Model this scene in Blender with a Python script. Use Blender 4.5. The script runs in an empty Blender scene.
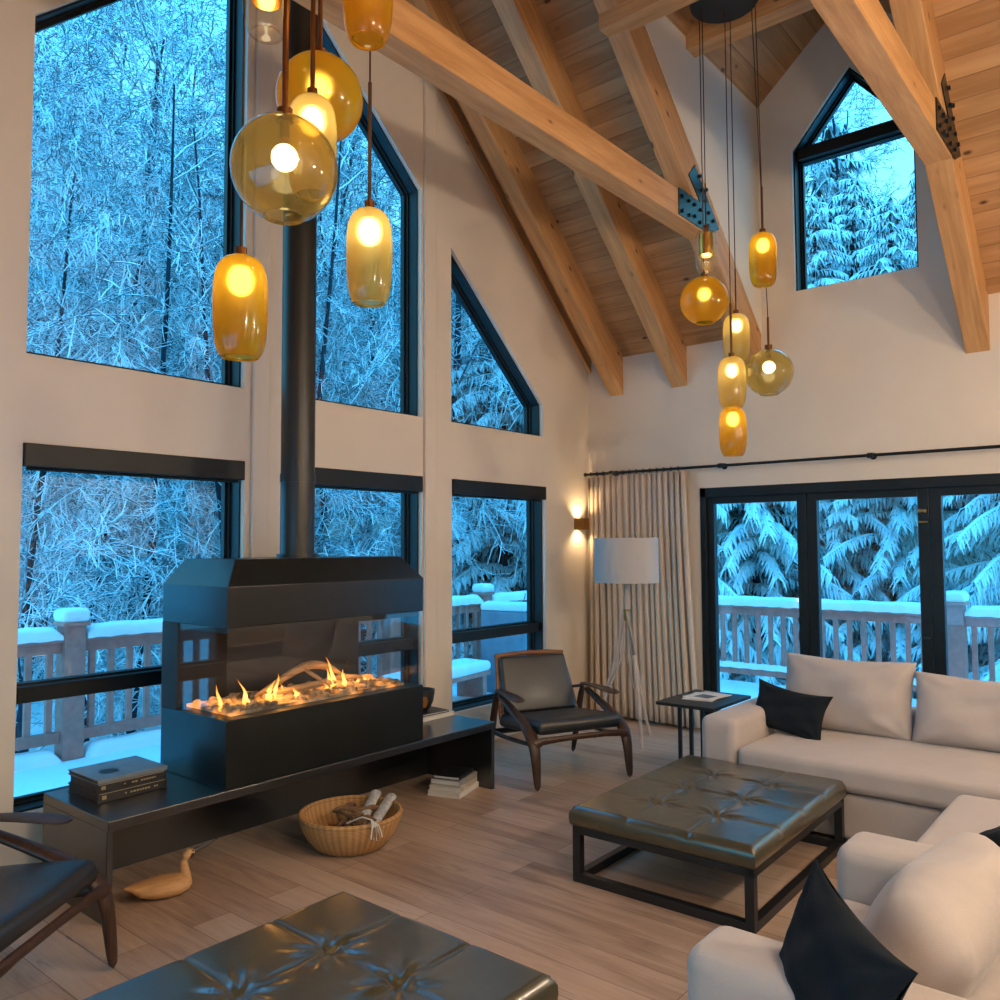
import bpy, bmesh, math, random
from math import sin, cos, pi, radians, sqrt, tan, atan2
from mathutils import Vector, Matrix, Euler
from mathutils.geometry import tessellate_polygon

scene = bpy.context.scene
COL = scene.collection
V = Vector

# ------------------------------------------------------------------ mesh builder
class MB:
    def __init__(self):
        self.v = []; self.f = []; self.mi = []; self.m = 0
    def add(self, vs, fs):
        o = len(self.v); self.v += [tuple(p) for p in vs]
        for f in fs:
            self.f.append(tuple(o + i for i in f)); self.mi.append(self.m)
    def box(self, x0, x1, y0, y1, z0, z1, M=None):
        if x0 > x1: x0, x1 = x1, x0
        if y0 > y1: y0, y1 = y1, y0
        if z0 > z1: z0, z1 = z1, z0
        vs = [(x0,y0,z0),(x1,y0,z0),(x1,y1,z0),(x0,y1,z0),(x0,y0,z1),(x1,y0,z1),(x1,y1,z1),(x0,y1,z1)]
        if M is not None: vs = [M @ V(p) for p in vs]
        self.add(vs, [(0,3,2,1),(4,5,6,7),(0,1,5,4),(1,2,6,5),(2,3,7,6),(3,0,4,7)])
    def prism(self, poly, fn, d0, d1, holes=()):
        """poly / holes in (u,v); fn(u,v,d)->xyz; extruded from d0 to d1"""
        loops = [list(poly)] + [list(h) for h in holes]
        flat = [p for l in loops for p in l]
        tris = tessellate_polygon([[V((p[0], p[1], 0)) for p in l] for l in loops])
        n = len(flat)
        vs = [fn(p[0], p[1], d0) for p in flat] + [fn(p[0], p[1], d1) for p in flat]
        fs = []
        for t in tris:
            fs.append(tuple(t)); fs.append(tuple(n + i for i in reversed(t)))
        k = 0
        for l in loops:
            m = len(l)
            for i in range(m):
                a = k + i; b = k + (i + 1) % m
                fs.append((a, b, n + b, n + a))
            k += m
        self.add(vs, fs)
    def tube(self, pts, rad, sides=8, cap=True, up=(0,0,1), ell=None, phase=0.0):
        """swept tube; rad number / list; ell = list of (a,b) half axes"""
        pts = [V(p) for p in pts]; n = len(pts)
        if ell is None:
            rr = rad if isinstance(rad, (list, tuple)) else [rad] * n
            ell = [(r, r) for r in rr]
        vs = []
        for i, p in enumerate(pts):
            t = (pts[min(i+1, n-1)] - pts[max(i-1, 0)])
            if t.length < 1e-9: t = V((0,0,1))
            t.normalize()
            u = V(up)
            if abs(t.dot(u)) > .98: u = V((0,1,0)) if abs(t.y) < .9 else V((1,0,0))
            s = t.cross(u); s.normalize(); w = s.cross(t)
            a, b = ell[i]
            for k in range(sides):
                q = 2*pi*k/sides + phase
                vs.append(p + s*(a*cos(q)) + w*(b*sin(q)))
        fs = []
        for i in range(n-1):
            for k in range(sides):
                a = i*sides + k; b = i*sides + (k+1) % sides
                fs.append((a, b, b+sides, a+sides))
        if cap:
            fs.append(tuple(reversed(range(sides)))); fs.append(tuple(range((n-1)*sides, n*sides)))
        self.add(vs, fs)
    def lathe(self, prof, segs=32, c=(0,0,0), squash=None):
        """prof list of (r,z)"""
        vs = []; fs = []
        n = len(prof)
        for r, z in prof:
            for k in range(segs):
                q = 2*pi*k/segs
                vs.append((c[0] + r*cos(q), c[1] + r*sin(q), c[2] + z))
        for i in range(n-1):
            for k in range(segs):
                a = i*segs + k; b = i*segs + (k+1) % segs
                fs.append((a, b, b+segs, a+segs))
        if prof[0][0] > 1e-6 and prof[0][0] < .0101: fs.append(tuple(reversed(range(segs))))
        self.add(vs, fs)
    def sphere(self, c, r, seg=16, rings=10, sc=(1,1,1)):
        vs = []; fs = []
        for i in range(rings+1):
            th = pi*i/rings
            for k in range(seg):
                ph = 2*pi*k/seg
                vs.append((c[0]+r*sc[0]*sin(th)*cos(ph), c[1]+r*sc[1]*sin(th)*sin(ph), c[2]-r*sc[2]*cos(th)))
        for i in range(rings):
            for k in range(seg):
                a = i*seg+k; b = i*seg+(k+1)%seg
                fs.append((a, b, b+seg, a+seg))
        self.add(vs, fs)
    def obj(self, name, mats, parent=None, smooth=False, bevel=0, loc=None, rot=None, merge=False, subsurf=0, world=False, angle=35):
        me = bpy.data.meshes.new(name)
        vs = self.v
        if loc is not None and world:
            L = V(loc); vs = [tuple(V(p) - L) for p in vs]
        me.from_pydata(vs, [], self.f)
        if not isinstance(mats, (list, tuple)): mats = [mats]
        for m in mats: me.materials.append(m)
        if len(mats) > 1: me.polygons.foreach_set('material_index', self.mi)
        bm = bmesh.new(); bm.from_mesh(me)
        if merge: bmesh.ops.remove_doubles(bm, verts=bm.verts, dist=1e-5)
        bmesh.ops.recalc_face_normals(bm, faces=bm.faces)
        bm.to_mesh(me); bm.free()
        if smooth:
            me.polygons.foreach_set('use_smooth', [True]*len(me.polygons))
            try: me.set_sharp_from_angle(angle=radians(angle))
            except Exception: pass
        me.update()
        o = bpy.data.objects.new(name, me); COL.objects.link(o)
        if parent is not None: o.parent = parent
        if loc is not None: o.location = loc
        if rot is not None: o.rotation_euler = rot
        if bevel:
            b = o.modifiers.new('bevel', 'BEVEL'); b.width = bevel; b.segments = 2; b.limit_method = 'ANGLE'
            b.harden_normals = False
        if subsurf:
            s = o.modifiers.new('sub', 'SUBSURF'); s.levels = subsurf; s.render_levels = subsurf
        return o

def tag(o, label, cat, group=None, kind=None):
    if label: o['label'] = label
    if cat: o['category'] = cat
    if group: o['group'] = group
    if kind: o['kind'] = kind
    return o
def thing(name, label, cat, loc=(0,0,0), rz=0, group=None):
    o = bpy.data.objects.new(name, None); COL.objects.link(o)
    o.location = loc; o.rotation_euler = (0, 0, rz); o.empty_display_size = .1
    return tag(o, label, cat, group)
def structure(o):
    o['kind'] = 'structure'; return o
KIDS = {}
def dup(root, loc, rz, label=None, scale=None, group=None):
    r = root.copy(); COL.objects.link(r); r.location = loc; r.rotation_euler = (0, 0, rz)
    if scale: r.scale = (scale,)*3
    if label: r['label'] = label
    if group: r['group'] = group
    def rec(src, dst):
        for ch in [o for o in bpy.data.objects if o.parent == src]:
            c = ch.copy(); COL.objects.link(c); c.parent = dst
            rec(ch, c)
    if root.type == 'EMPTY': rec(root, r)
    return r

# ------------------------------------------------------------------ materials
class NT:
    def __init__(self, name):
        self.m = bpy.data.materials.new(name); self.m.use_nodes = True
        self.n = self.m.node_tree.nodes; self.l = self.m.node_tree.links
        self.n.clear(); self.out = self.n.new('ShaderNodeOutputMaterial')
    def new(self, t, **kw):
        n = self.n.new(t)
        for k, v in kw.items():
            if k in n.inputs: self.set(n.inputs[k], v)
            else: setattr(n, k, v)
        return n
    def set(self, sock, v):
        if hasattr(v, 'is_output') or isinstance(v, bpy.types.NodeSocket): self.l.new(v, sock)
        else: sock.default_value = v
    def math(self, op, a, b=None, c=None, clamp=False):
        n = self.n.new('ShaderNodeMath'); n.operation = op; n.use_clamp = clamp
        self.set(n.inputs[0], a)
        if b is not None: self.set(n.inputs[1], b)
        if c is not None: self.set(n.inputs[2], c)
        return n.outputs[0]
    def mixc(self, f, a, b, mode='MIX'):
        n = self.n.new('ShaderNodeMix'); n.data_type = 'RGBA'; n.blend_type = mode
        self.set(n.inputs[0], f); self.set(n.inputs[6], a); self.set(n.inputs[7], b)
        return n.outputs[2]
    def ramp(self, f, stops, interp='LINEAR'):
        n = self.n.new('ShaderNodeValToRGB'); n.color_ramp.interpolation = interp
        cr = n.color_ramp
        while len(cr.elements) > 1: cr.elements.remove(cr.elements[-1])
        cr.elements[0].position = stops[0][0]; cr.elements[0].color = c4(stops[0][1])
        for p, c in stops[1:]:
            e = cr.elements.new(p); e.color = c4(c)
        self.set(n.inputs[0], f); return n.outputs[0]
    def coord(self, kind='Object', scale=(1,1,1), rot=(0,0,0)):
        tc = self.n.new('ShaderNodeTexCoord'); mp = self.n.new('ShaderNodeMapping')
        mp.inputs['Scale'].default_value = scale; mp.inputs['Rotation'].default_value = rot
        self.l.new(tc.outputs[kind], mp.inputs[0]); return mp.outputs[0]
    def noise(self, vec, scale=5, detail=4, rough=.55, dist=0):
        n = self.new('ShaderNodeTexNoise', Scale=scale, Detail=detail, Roughness=rough, Distortion=dist)
        if vec is not None: self.l.new(vec, n.inputs['Vector'])
        return n.outputs[0]
    def bump(self, h, strength=.3, dist=.01, normal=None):
        n = self.new('ShaderNodeBump', Strength=strength, Distance=dist)
        self.l.new(h, n.inputs['Height'])
        if normal is not None: self.l.new(normal, n.inputs['Normal'])
        return n.outputs[0]
    def bsdf(self, col, rough=.5, metal=0, spec=.5, normal=None, **kw):
        n = self.n.new('ShaderNodeBsdfPrincipled')
        self.set(n.inputs['Base Color'], c4(col) if isinstance(col, (tuple, list)) else col)
        self.set(n.inputs['Roughness'], rough); self.set(n.inputs['Metallic'], metal)
        self.set(n.inputs['Specular IOR Level'], spec)
        if normal is not None: self.l.new(normal, n.inputs['Normal'])
        for k, v in kw.items(): self.set(n.inputs[k.replace('_', ' ')], v)
        self.l.new(n.outputs[0], self.out.inputs[0]); return n
def c4(c): return (c[0], c[1], c[2], 1.0)

def plain(name, col, rough=.5, metal=0, spec=.5, var=.12, vscale=9, bump=0, bscale=60, coat=0):
    t = NT(name); co = t.coord()
    nz = t.noise(co, vscale, 4)
    a = tuple(c*(1-var) for c in col); b = tuple(min(1, c*(1+var)) for c in col)
    cc = t.ramp(nz, [(.3, a), (.7, b)])
    nm = None
    if bump: nm = t.bump(t.noise(co, bscale, 3), bump, .004)
    b_ = t.bsdf(cc, rough, metal, spec, nm)
    b_.inputs['Coat Weight'].default_value = coat; b_.inputs['Coat Roughness'].default_value = .22
    return t.m

def wood(name, dark, light, axis=0, knots=True, rough=.55, scale=1.0, spec=.4, grain=1.0):
    t = NT(name)
    s = [9*scale]*3; s[axis] = .9*scale
    co = t.coord('Object', tuple(s))
    n1 = t.noise(co, 1.6, 5, .6, .6)
    s2 = [60*scale]*3; s2[axis] = 2.0*scale
    n2 = t.noise(t.coord('Object', tuple(s2)), 1.0, 3, .6)
    f = t.math('ADD', t.math('MULTIPLY', n1, .75), t.math('MULTIPLY', n2, .35*grain))
    cc = t.ramp(f, [(.34, dark), (.5, tuple((a+b)/2 for a, b in zip(dark, light))), (.68, light)])
    if knots:
        s3 = [4.4]*3; s3[axis] = 2.0
        vo = t.new('ShaderNodeTexVoronoi', Scale=1.6); t.l.new(t.coord('Object', tuple(s3)), vo.inputs['Vector'])
        k = t.ramp(vo.outputs['Distance'], [(.05, (1,1,1)), (.09, (.3,.3,.3)), (.15, (0,0,0))])
        cc = t.mixc(k, cc, c4(tuple(c*.28 for c in dark)))
    nm = t.bump(n2, .12, .004)
    t.bsdf(cc, rough, 0, spec, nm); return t.m

def boards(name, dark, light, across=0, along=1, period=.1):
    t = NT(name)
    tc = t.n.new('ShaderNodeTexCoord'); sp = t.n.new('ShaderNodeSeparateXYZ'); t.l.new(tc.outputs['Object'], sp.inputs[0])
    a = t.math('DIVIDE', sp.outputs[across], period)
    fr = t.math('FRACT', a); idx = t.math('FLOOR', a)
    g = t.math('LESS_THAN', fr, .05)
    wn = t.n.new('ShaderNodeTexWhiteNoise'); wn.noise_dimensions = '1D'; t.l.new(idx, wn.inputs['W'])
    s = [10, 10, 10]; s[along] = .9
    co = t.coord('Object', tuple(s))
    ad = t.n.new('ShaderNodeVectorMath'); ad.operation = 'ADD'; t.l.new(co, ad.inputs[0])
    cb = t.n.new('ShaderNodeCombineXYZ'); t.l.new(t.math('MULTIPLY', wn.outputs['Value'], 40.0), cb.inputs[along])
    t.l.new(cb.outputs[0], ad.inputs[1])
    n1 = t.noise(ad.outputs[0], 1.4, 5, .6, .5)
    f = t.math('ADD', t.math('MULTIPLY', n1, .8), t.math('MULTIPLY', wn.outputs['Value'], .22))
    cc = t.ramp(f, [(.36, dark), (.72, light)])
    s3 = [3.2]*3; s3[along] = 1.7
    vo = t.new('ShaderNodeTexVoronoi', Scale=1.9); t.l.new(t.coord('Object', tuple(s3)), vo.inputs['Vector'])
    k = t.ramp(vo.outputs['Distance'], [(.06, (1,1,1)), (.1, (.3,.3,.3)), (.15, (0,0,0))])
    cc = t.mixc(k, cc, c4(tuple(c*.25 for c in dark)))
    cc = t.mixc(t.math('MULTIPLY', g, .55), cc, c4(tuple(c*.45 for c in dark)))
    nm = t.bump(t.math('SUBTRACT', 1.0, g), .6, .006)
    t.bsdf(cc, .6, 0, .3, nm); return t.m

def floor_mat():
    t = NT('oak_planks')
    tc = t.n.new('ShaderNodeTexCoord'); mp = t.n.new('ShaderNodeMapping'); mp.inputs['Rotation'].default_value = (0, 0, pi/2)
    t.l.new(tc.outputs['Object'], mp.inputs[0])
    br = t.n.new('ShaderNodeTexBrick'); t.l.new(mp.outputs[0], br.inputs[0])
    br.inputs['Scale'].default_value = 1; br.inputs['Brick Width'].default_value = 1.9
    br.inputs['Row Height'].default_value = .19; br.inputs['Mortar Size'].default_value = .0022
    br.inputs['Mortar Smooth'].default_value = .2; br.inputs['Bias'].default_value = 0
    br.offset = .37; br.squash = 1
    br.inputs['Color1'].default_value = (0, 0, 0, 1); br.inputs['Color2'].default_value = (1, 1, 1, 1)
    br.inputs['Mortar'].default_value = (.5, .5, .5, 1)
    n1 = t.noise(t.coord('Object', (11, 1.1, 1)), 1.3, 6, .62, .7)
    n2 = t.noise(t.coord('Object', (90, 4, 1)), 1, 3, .6)
    n3 = t.noise(t.coord('Object', (2.2, .8, 1)), 1, 2, .5)
    f = t.math('ADD', t.math('MULTIPLY', n1, .6), t.math('ADD', t.math('MULTIPLY', n2, .2), t.math('MULTIPLY', br.outputs[0], .22)))
    cc = t.ramp(f, [(.3, (.24, .15, .105)), (.48, (.42, .295, .215)), (.72, (.54, .41, .32))])
    dk = t.math('MULTIPLY', t.ramp(n1, [(.60, (0, 0, 0)), (.70, (1, 1, 1))]), t.ramp(n3, [(.5, (0, 0, 0)), (.62, (1, 1, 1))]))
    cc = t.mixc(t.math('MULTIPLY', dk, .75), cc, (.07, .045, .035, 1))
    cc = t.mixc(t.math('MULTIPLY', br.outputs['Fac'], .75), cc, (.09, .05, .03, 1))
    nm = t.bump(t.math('SUBTRACT', t.math('MULTIPLY', n2, .15), br.outputs['Fac']), .25, .003)
    t.bsdf(cc, t.math('ADD', .3, t.math('MULTIPLY', n1, .16)), 0, .45, nm); return t.m

def fabric(name, col, scale=420, bump=.35, rough=.95, var=.1, wrinkle=0):
    t = NT(name); co = t.coord()
    wv = t.new('ShaderNodeTexWave', Scale=scale/6, Distortion=3.0, Detail=2); t.l.new(co, wv.inputs['Vector'])
    nz = t.noise(co, scale, 2, .6); n2 = t.noise(co, 5, 3)
    a = tuple(c*(1-var) for c in col); b = tuple(min(1, c*(1+var)) for c in col)
    cc = t.ramp(t.math('ADD', t.math('MULTIPLY', nz, .6), t.math('MULTIPLY', n2, .4)), [(.35, a), (.65, b)])
    nm = t.bump(nz, bump, .002)
    if wrinkle: nm = t.bump(t.noise(co, 7, 2, .4, .2), wrinkle, .03, nm)
    b_ = t.bsdf(cc, rough, 0, .2, nm)
    b_.inputs['Sheen Weight'].default_value = .25 if col[0] > .1 else .03
    return t.m

def leather(name, col, rough=.38, wrinkle=.25, coat=.9):
    t = NT(name); co = t.coord()
    vo = t.new('ShaderNodeTexVoronoi', Scale=190); t.l.new(co, vo.inputs['Vector'])
    n2 = t.noise(co, 4, 4); n3 = t.noise(co, 16, 3, .5, 2.0)
    a = tuple(c*.75 for c in col); b = tuple(min(1, c*1.3) for c in col)
    cc = t.ramp(n2, [(.3, a), (.7, b)])
    nm = t.bump(vo.outputs['Distance'], .06, .001)
    nm = t.bump(n3, wrinkle, .004, nm)
    b_ = t.bsdf(cc, t.math('ADD', rough-.06, t.math('MULTIPLY', n3, .14)), 0, .8, nm)
    b_.inputs['Coat Weight'].default_value = coat; b_.inputs['Coat Roughness'].default_value = .20; b_.inputs['Coat IOR'].default_value = 1.6; return t.m

def schlick(t, k=1.0):
    lw = t.new('ShaderNodeLayerWeight', Blend=.5)
    return t.math('MULTIPLY', t.math('ADD', t.math('MULTIPLY', t.math('POWER', lw.outputs['Facing'], 5.0), .96), .04), k)
def glass_pane(name='window_glass', tint=(.96, .98, .98), refl=1.0):
    t = NT(name)
    tr = t.new('ShaderNodeBsdfTransparent'); tr.inputs[0].default_value = c4(tint)
    gl = t.new('ShaderNodeBsdfGlossy'); gl.inputs['Roughness'].default_value = 0.0; gl.inputs[0].default_value = (refl,)*3 + (1,)
    mx = t.n.new('ShaderNodeMixShader'); t.l.new(schlick(t), mx.inputs[0])
    t.l.new(tr.outputs[0], mx.inputs[1]); t.l.new(gl.outputs[0], mx.inputs[2])
    t.l.new(mx.outputs[0], t.out.inputs[0]); return t.m

def lamp_glass(name, col, transl=.5, tint=None, gloss=.06, frost=.0):
    """frosted coloured glass: partly scattering, partly see-through"""
    t = NT(name)
    tl = t.new('ShaderNodeBsdfTranslucent'); tl.inputs[0].default_value = c4(col)
    df = t.new('ShaderNodeBsdfDiffuse'); df.inputs[0].default_value = c4(tuple(c*.5 for c in col))
    m0 = t.n.new('ShaderNodeMixShader'); m0.inputs[0].default_value = .25
    t.l.new(tl.outputs[0], m0.inputs[1]); t.l.new(df.outputs[0], m0.inputs[2])
    tr = t.new('ShaderNodeBsdfTransparent'); tr.inputs[0].default_value = c4(tint or col)
    rf = t.new('ShaderNodeBsdfRefraction', Roughness=.55, IOR=1.22); rf.inputs[0].default_value = c4(tint or col)
    mr = t.n.new('ShaderNodeMixShader'); mr.inputs[0].default_value = frost
    t.l.new(tr.outputs[0], mr.inputs[1]); t.l.new(rf.outputs[0], mr.inputs[2])
    m1 = t.n.new('ShaderNodeMixShader'); m1.inputs[0].default_value = 1 - transl
    t.l.new(m0.outputs[0], m1.inputs[1]); t.l.new(mr.outputs[0], m1.inputs[2])
    gl = t.new('ShaderNodeBsdfGlossy'); gl.inputs['Roughness'].default_value = .12 if frost else .03
    m2 = t.n.new('ShaderNodeMixShader'); t.l.new(schlick(t, gloss*10), m2.inputs[0])
    t.l.new(m1.outputs[0], m2.inputs[1]); t.l.new(gl.outputs[0], m2.inputs[2])
    t.l.new(m2.outputs[0], t.out.inputs[0]); return t.m

def emit(name, col, s):
    t = NT(name); e = t.new('ShaderNodeEmission'); e.inputs[0].default_value = c4(col); e.inputs[1].default_value = s
    t.l.new(e.outputs[0], t.out.inputs[0]); return t.m

def snowy(name, bark, snow=(.86, .93, .97), lo=.0, hi=.25, nscale=14, mix=.0):
    """snow lies on whatever faces up, bark or needles show below"""
    t = NT(name)
    ge = t.n.new('ShaderNodeNewGeometry'); sp = t.n.new('ShaderNodeSeparateXYZ'); t.l.new(ge.outputs['True Normal'], sp.inputs[0])
    co = t.coord()
    nz = t.noise(co, nscale, 3)
    z = t.math('ADD', sp.outputs[2], t.math('MULTIPLY', t.math('SUBTRACT', nz, .5), .9))
    mr = t.n.new('ShaderNodeMapRange'); t.l.new(z, mr.inputs[0]); mr.inputs[1].default_value = lo; mr.inputs[2].default_value = hi
    b = t.ramp(t.noise(co, nscale*.6, 3), [(.3, tuple(c*.6 for c in bark)), (.7, tuple(c*1.4 for c in bark))])
    cc = t.mixc(mr.outputs[0], b, c4(snow))
    t.bsdf(cc, .85, 0, .15); return t.m

def snow_mat():
    t = NT('fresh_snow'); co = t.coord()
    nm = t.bump(t.noise(co, 5, 5, .6), .35, .05)
    t.bsdf((.86, .93, .97), .8, 0, .2, nm); return t.m

M_wall = plain('warm_white_plaster', (.70, .62, .52), .9, 0, .15, .02, 3, .08, 180)
M_beam = wood('fir_beam', (.36, .165, .055), (.60, .335, .14))
M_board = boards('pine_ceiling_boards', (.36, .185, .075), (.56, .33, .155), 0, 1, .098)
M_board2 = boards('pine_dormer_boards', (.36, .185, .075), (.56, .33, .155), 1, 0, .13)
M_floor = floor_mat()
M_black = plain('black_frame_metal', (.008, .011, .013), .42, 0, .3, .2, 4, .03, 120)
M_steel = plain('blackened_steel', (.006, .007, .008), .33, 0, .8, .35, 3, .02, 40, .7)
M_steel2 = plain('hood_steel', (.006, .007, .006), .5, 0, .15, .3, 3, 0, 60, .6)
M_inner = plain('firebox_lining', (.030, .029, .028), .6, 0, .3, .2, 4)
M_frame = plain('ottoman_steel', (.012, .012, .013), .4, 0, .5)
M_glass = glass_pane(refl=.65)
M_fglass = glass_pane('fireplace_glass', (.93, .95, .95), .8)
M_sofa = fabric('oatmeal_linen', (.45, .40, .38), 420, .35, .95, .08, .28)
M_navy = fabric('charcoal_blue_linen', (.007, .011, .016), 300, .5, .9, .3, .5)
M_olive = leather('olive_leather', (.042, .037, .013), .30, .10)
M_chairleather = leather('black_leather', (.007, .008, .009), .45, .3, .12)
M_walnut = wood('walnut', (.020, .010, .006), (.065, .030, .016), 2, False, .4, 2.5)
M_walnut2 = wood('walnut_rail', (.12, .045, .018), (.24, .10, .042), 0, False, .4, 2.5)
M_curtain = fabric('flax_curtain', (.60, .49, .39), 350, .3, .95, .06)
M_brass = plain('aged_brass', (.36, .20, .07), .35, 1, .5)
M_cord = plain('bronze_cord', (.05, .022, .012), .45, .3, .5)
M_rod = plain('bronze_rod', (.17, .07, .025), .3, .85, .5)
M_snow = snow_mat()
M_deckwood = plain('weathered_cedar', (.56, .22, .18), .8, 0, .2, .15, 12)
M_bulb = emit('lamp_bulb', (1, .78, .42), 12)
M_bulb2 = emit('lamp_bulb_large', (1, .86, .62), 12)
M_amber = lamp_glass('amber_glass', (1.0, .56, .04), .42, (1.0, .62, .10), .08, 1.0)
M_gold = lamp_glass('pale_gold_glass', (.95, .70, .24), .45, (.95, .76, .34), .08, 1.0)
M_smoke = lamp_glass('smoky_glass', (.75, .55, .16), .22, (.66, .56, .30), .16)
M_clear = lamp_glass('clear_glass', (.8, .75, .6), .04, (.95, .93, .88), .1)
M_goldin = plain('gold_liner', (.75, .48, .12), .22, 1, .5)
M_shade = None
M_white = plain('white_paper', (.62, .60, .56), .8, 0, .2, .05)
M_blackpaper = plain('black_book_cloth', (.012, .013, .016), .45, 0, .5)
M_gilt = plain('gilt_lettering', (.34, .27, .15), .4, .3, .5)
M_greycover = plain('glossy_grey_cover', (.16, .20, .23), .22, 0, .6)
M_wicker = None

def wicker():
    t = NT('woven_wicker'); co = t.coord()
    w1 = t.new('ShaderNodeTexWave', Scale=42.0, Distortion=.6, Detail=1); w1.bands_direction = 'Z'; t.l.new(co, w1.inputs['Vector'])
    tc = t.n.new('ShaderNodeTexCoord'); sp = t.n.new('ShaderNodeSeparateXYZ'); t.l.new(tc.outputs['Object'], sp.inputs[0])
    an = t.math('SINE', t.math('MULTIPLY', t.math('ARCTAN2', sp.outputs[1], sp.outputs[0]), 46.0))
    h = t.math('ADD', w1.outputs['Fac'], t.math('MULTIPLY', an, .35))
    cc = t.ramp(t.math('ADD', t.math('MULTIPLY', h, .5), t.math('MULTIPLY', t.noise(co, 9, 3), .4)),
                [(.2, (.34, .17, .06)), (.75, (.56, .33, .14))])
    t.bsdf(cc, .7, 0, .3, t.bump(h, .35, .004)); return t.m
M_wicker = wicker()
def shade_mat():
    t = NT('linen_lampshade')
    tl = t.new('ShaderNodeBsdfTranslucent'); tl.inputs[0].default_value = (.5, .5, .5, 1)
    df = t.new('ShaderNodeBsdfDiffuse'); df.inputs[0].default_value = (.60, .57, .54, 1)
    m = t.n.new('ShaderNodeMixShader'); m.inputs[0].default_value = .8
    t.l.new(tl.outputs[0], m.inputs[1]); t.l.new(df.outputs[0], m.inputs[2]); t.l.new(m.outputs[0], t.out.inputs[0]); return t.m
M_shade = shade_mat()

# ------------------------------------------------------------------ camera (recovered from the vanishing points)
f_px, yaw, pitch, roll = 826.777, radians(39.73567), radians(3.08245), radians(-.26207)
CAM = V((-6.908, -4.583, 1.65))
Fv = V((cos(yaw)*cos(pitch), sin(yaw)*cos(pitch), sin(pitch)))
rv = V((sin(yaw), -cos(yaw), 0)); uv = rv.cross(Fv)
r2 = rv*cos(roll) + uv*sin(roll); u2 = -rv*sin(roll) + uv*cos(roll)
cam = bpy.data.cameras.new('camera'); cam.sensor_width = 36; cam.lens = 36*f_px/1000
cam.clip_start = .05; cam.clip_end = 300
co = bpy.data.objects.new('camera', cam); COL.objects.link(co)
mw = Matrix((( r2.x, u2.x, -Fv.x, CAM.x), (r2.y, u2.y, -Fv.y, CAM.y), (r2.z, u2.z, -Fv.z, CAM.z), (0,0,0,1)))
co.matrix_world = mw
scene.camera = co
def ray(px, py): return Fv + r2*((px-500)/f_px) + u2*((500-py)/f_px)
def at_depth(px, py, d): return CAM + ray(px, py)*d      # a measured point of the photograph at distance d

# ------------------------------------------------------------------ room shell
EAVE, SL, RX = 3.47, .93, -3.79
XW, YS = -7.58, -6.8
def roofz(x): return EAVE - SL*x if x > RX else EAVE + SL*(x - XW)
RZ = roofz(RX)
fA = lambda u, v, d: (u, d, v)        # wall on y = d
fB = lambda u, v, d: (d, u, v)        # wall on x = d

W1 = [(-5.22,2.65),(-3.94,2.65),(-3.94,5.64),(-5.22,4.46)]
W2 = [(-3.64,2.65),(-2.36,2.65),(-2.36,4.47),(-3.64,5.66)]
W3 = [(-2.01,2.65),(-.77,2.65),(-.77,2.95),(-2.01,4.10)]
LZ0, LZ1 = .30, 2.185
L1 = [(-5.225,LZ0),(-3.93,LZ0),(-3.93,LZ1),(-5.225,LZ1)]
L2 = [(-3.64,LZ0),(-2.35,LZ0),(-2.35,LZ1),(-3.64,LZ1)]
L3 = [(-2.005,LZ0),(-.74,LZ0),(-.74,LZ1),(-2.005,LZ1)]
mb = MB()
mb.prism([(XW-.2,-.05),(.2,-.05),(.2,EAVE),(0,EAVE+.06),(RX,RZ+.1),(XW-.2,EAVE+.02)], fA, 0, .21, [W1,W2,W3,L1,L2,L3])
structure(mb.obj('wall_left', M_wall))
for k, (a, b, top) in enumerate([(-3.885, -3.765, 6.95), (-2.335, -2.205, 5.45)]):
    m = MB(); m.box(a, b, -.028, .002, 0, top)
    structure(m.obj('trim_%d' % (k+1), M_wall, bevel=.008))

DY0, DY1, DYC = -1.80, -3.36, -2.58
DE, DR = 5.47, 6.16
DW = [(-2.1,3.78),(-3.06,3.78),(-3.06,5.0),(-2.58,5.57),(-2.1,5.0)]
DOOR = [(-1.2,0),(-1.2,2.15),(-5.0,2.15),(-5.0,0)]
mb = MB()
mb.prism([(.17,-.05),(.17,EAVE+.02),(DY0,EAVE+.02),(DY0,DE+.02),(DYC,DR+.02),(DY1,DE+.02),(DY1,EAVE+.02),(YS-.2,EAVE+.02),(YS-.2,-.05),(-5.0,-.05),(-5.0,2.15),(-1.2,2.15),(-1.2,-.05)],
         fB, 0, .21, [DW])
# dormer cheeks
for y0, y1 in ((DY0-.006, DY0+.1), (DY1+.006, DY1-.1)):
    mb.prism([(.02,EAVE-.035),(.02,DE+.01),(-2.15,DE+.01),(-2.15,DE-.02)], lambda u, v, d: (u, d, v), y0, y1)
structure(mb.obj('wall_right', M_wall))
mb = MB(); mb.prism([(XW-.2,-.05),(.2,-.05),(.2,EAVE),(RX,RZ+.1),(XW-.2,EAVE)], fA, YS, YS-.17)
structure(mb.obj('wall_back', M_wall))
mb = MB()
mb.prism([(.17,-.05),(.17,EAVE+.02),(YS-.2,EAVE+.02),(YS-.2,-.05)], fB, XW, XW-.17, [[(-.9,.3),(-.9,2.2),(-4.6,2.2),(-4.6,.3)]])
structure(mb.obj('wall_west', M_wall))
mb = MB(); mb.box(XW-.15, .15, YS-.15, .15, -.08, 0)
structure(mb.obj('floor', M_floor))

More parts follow.
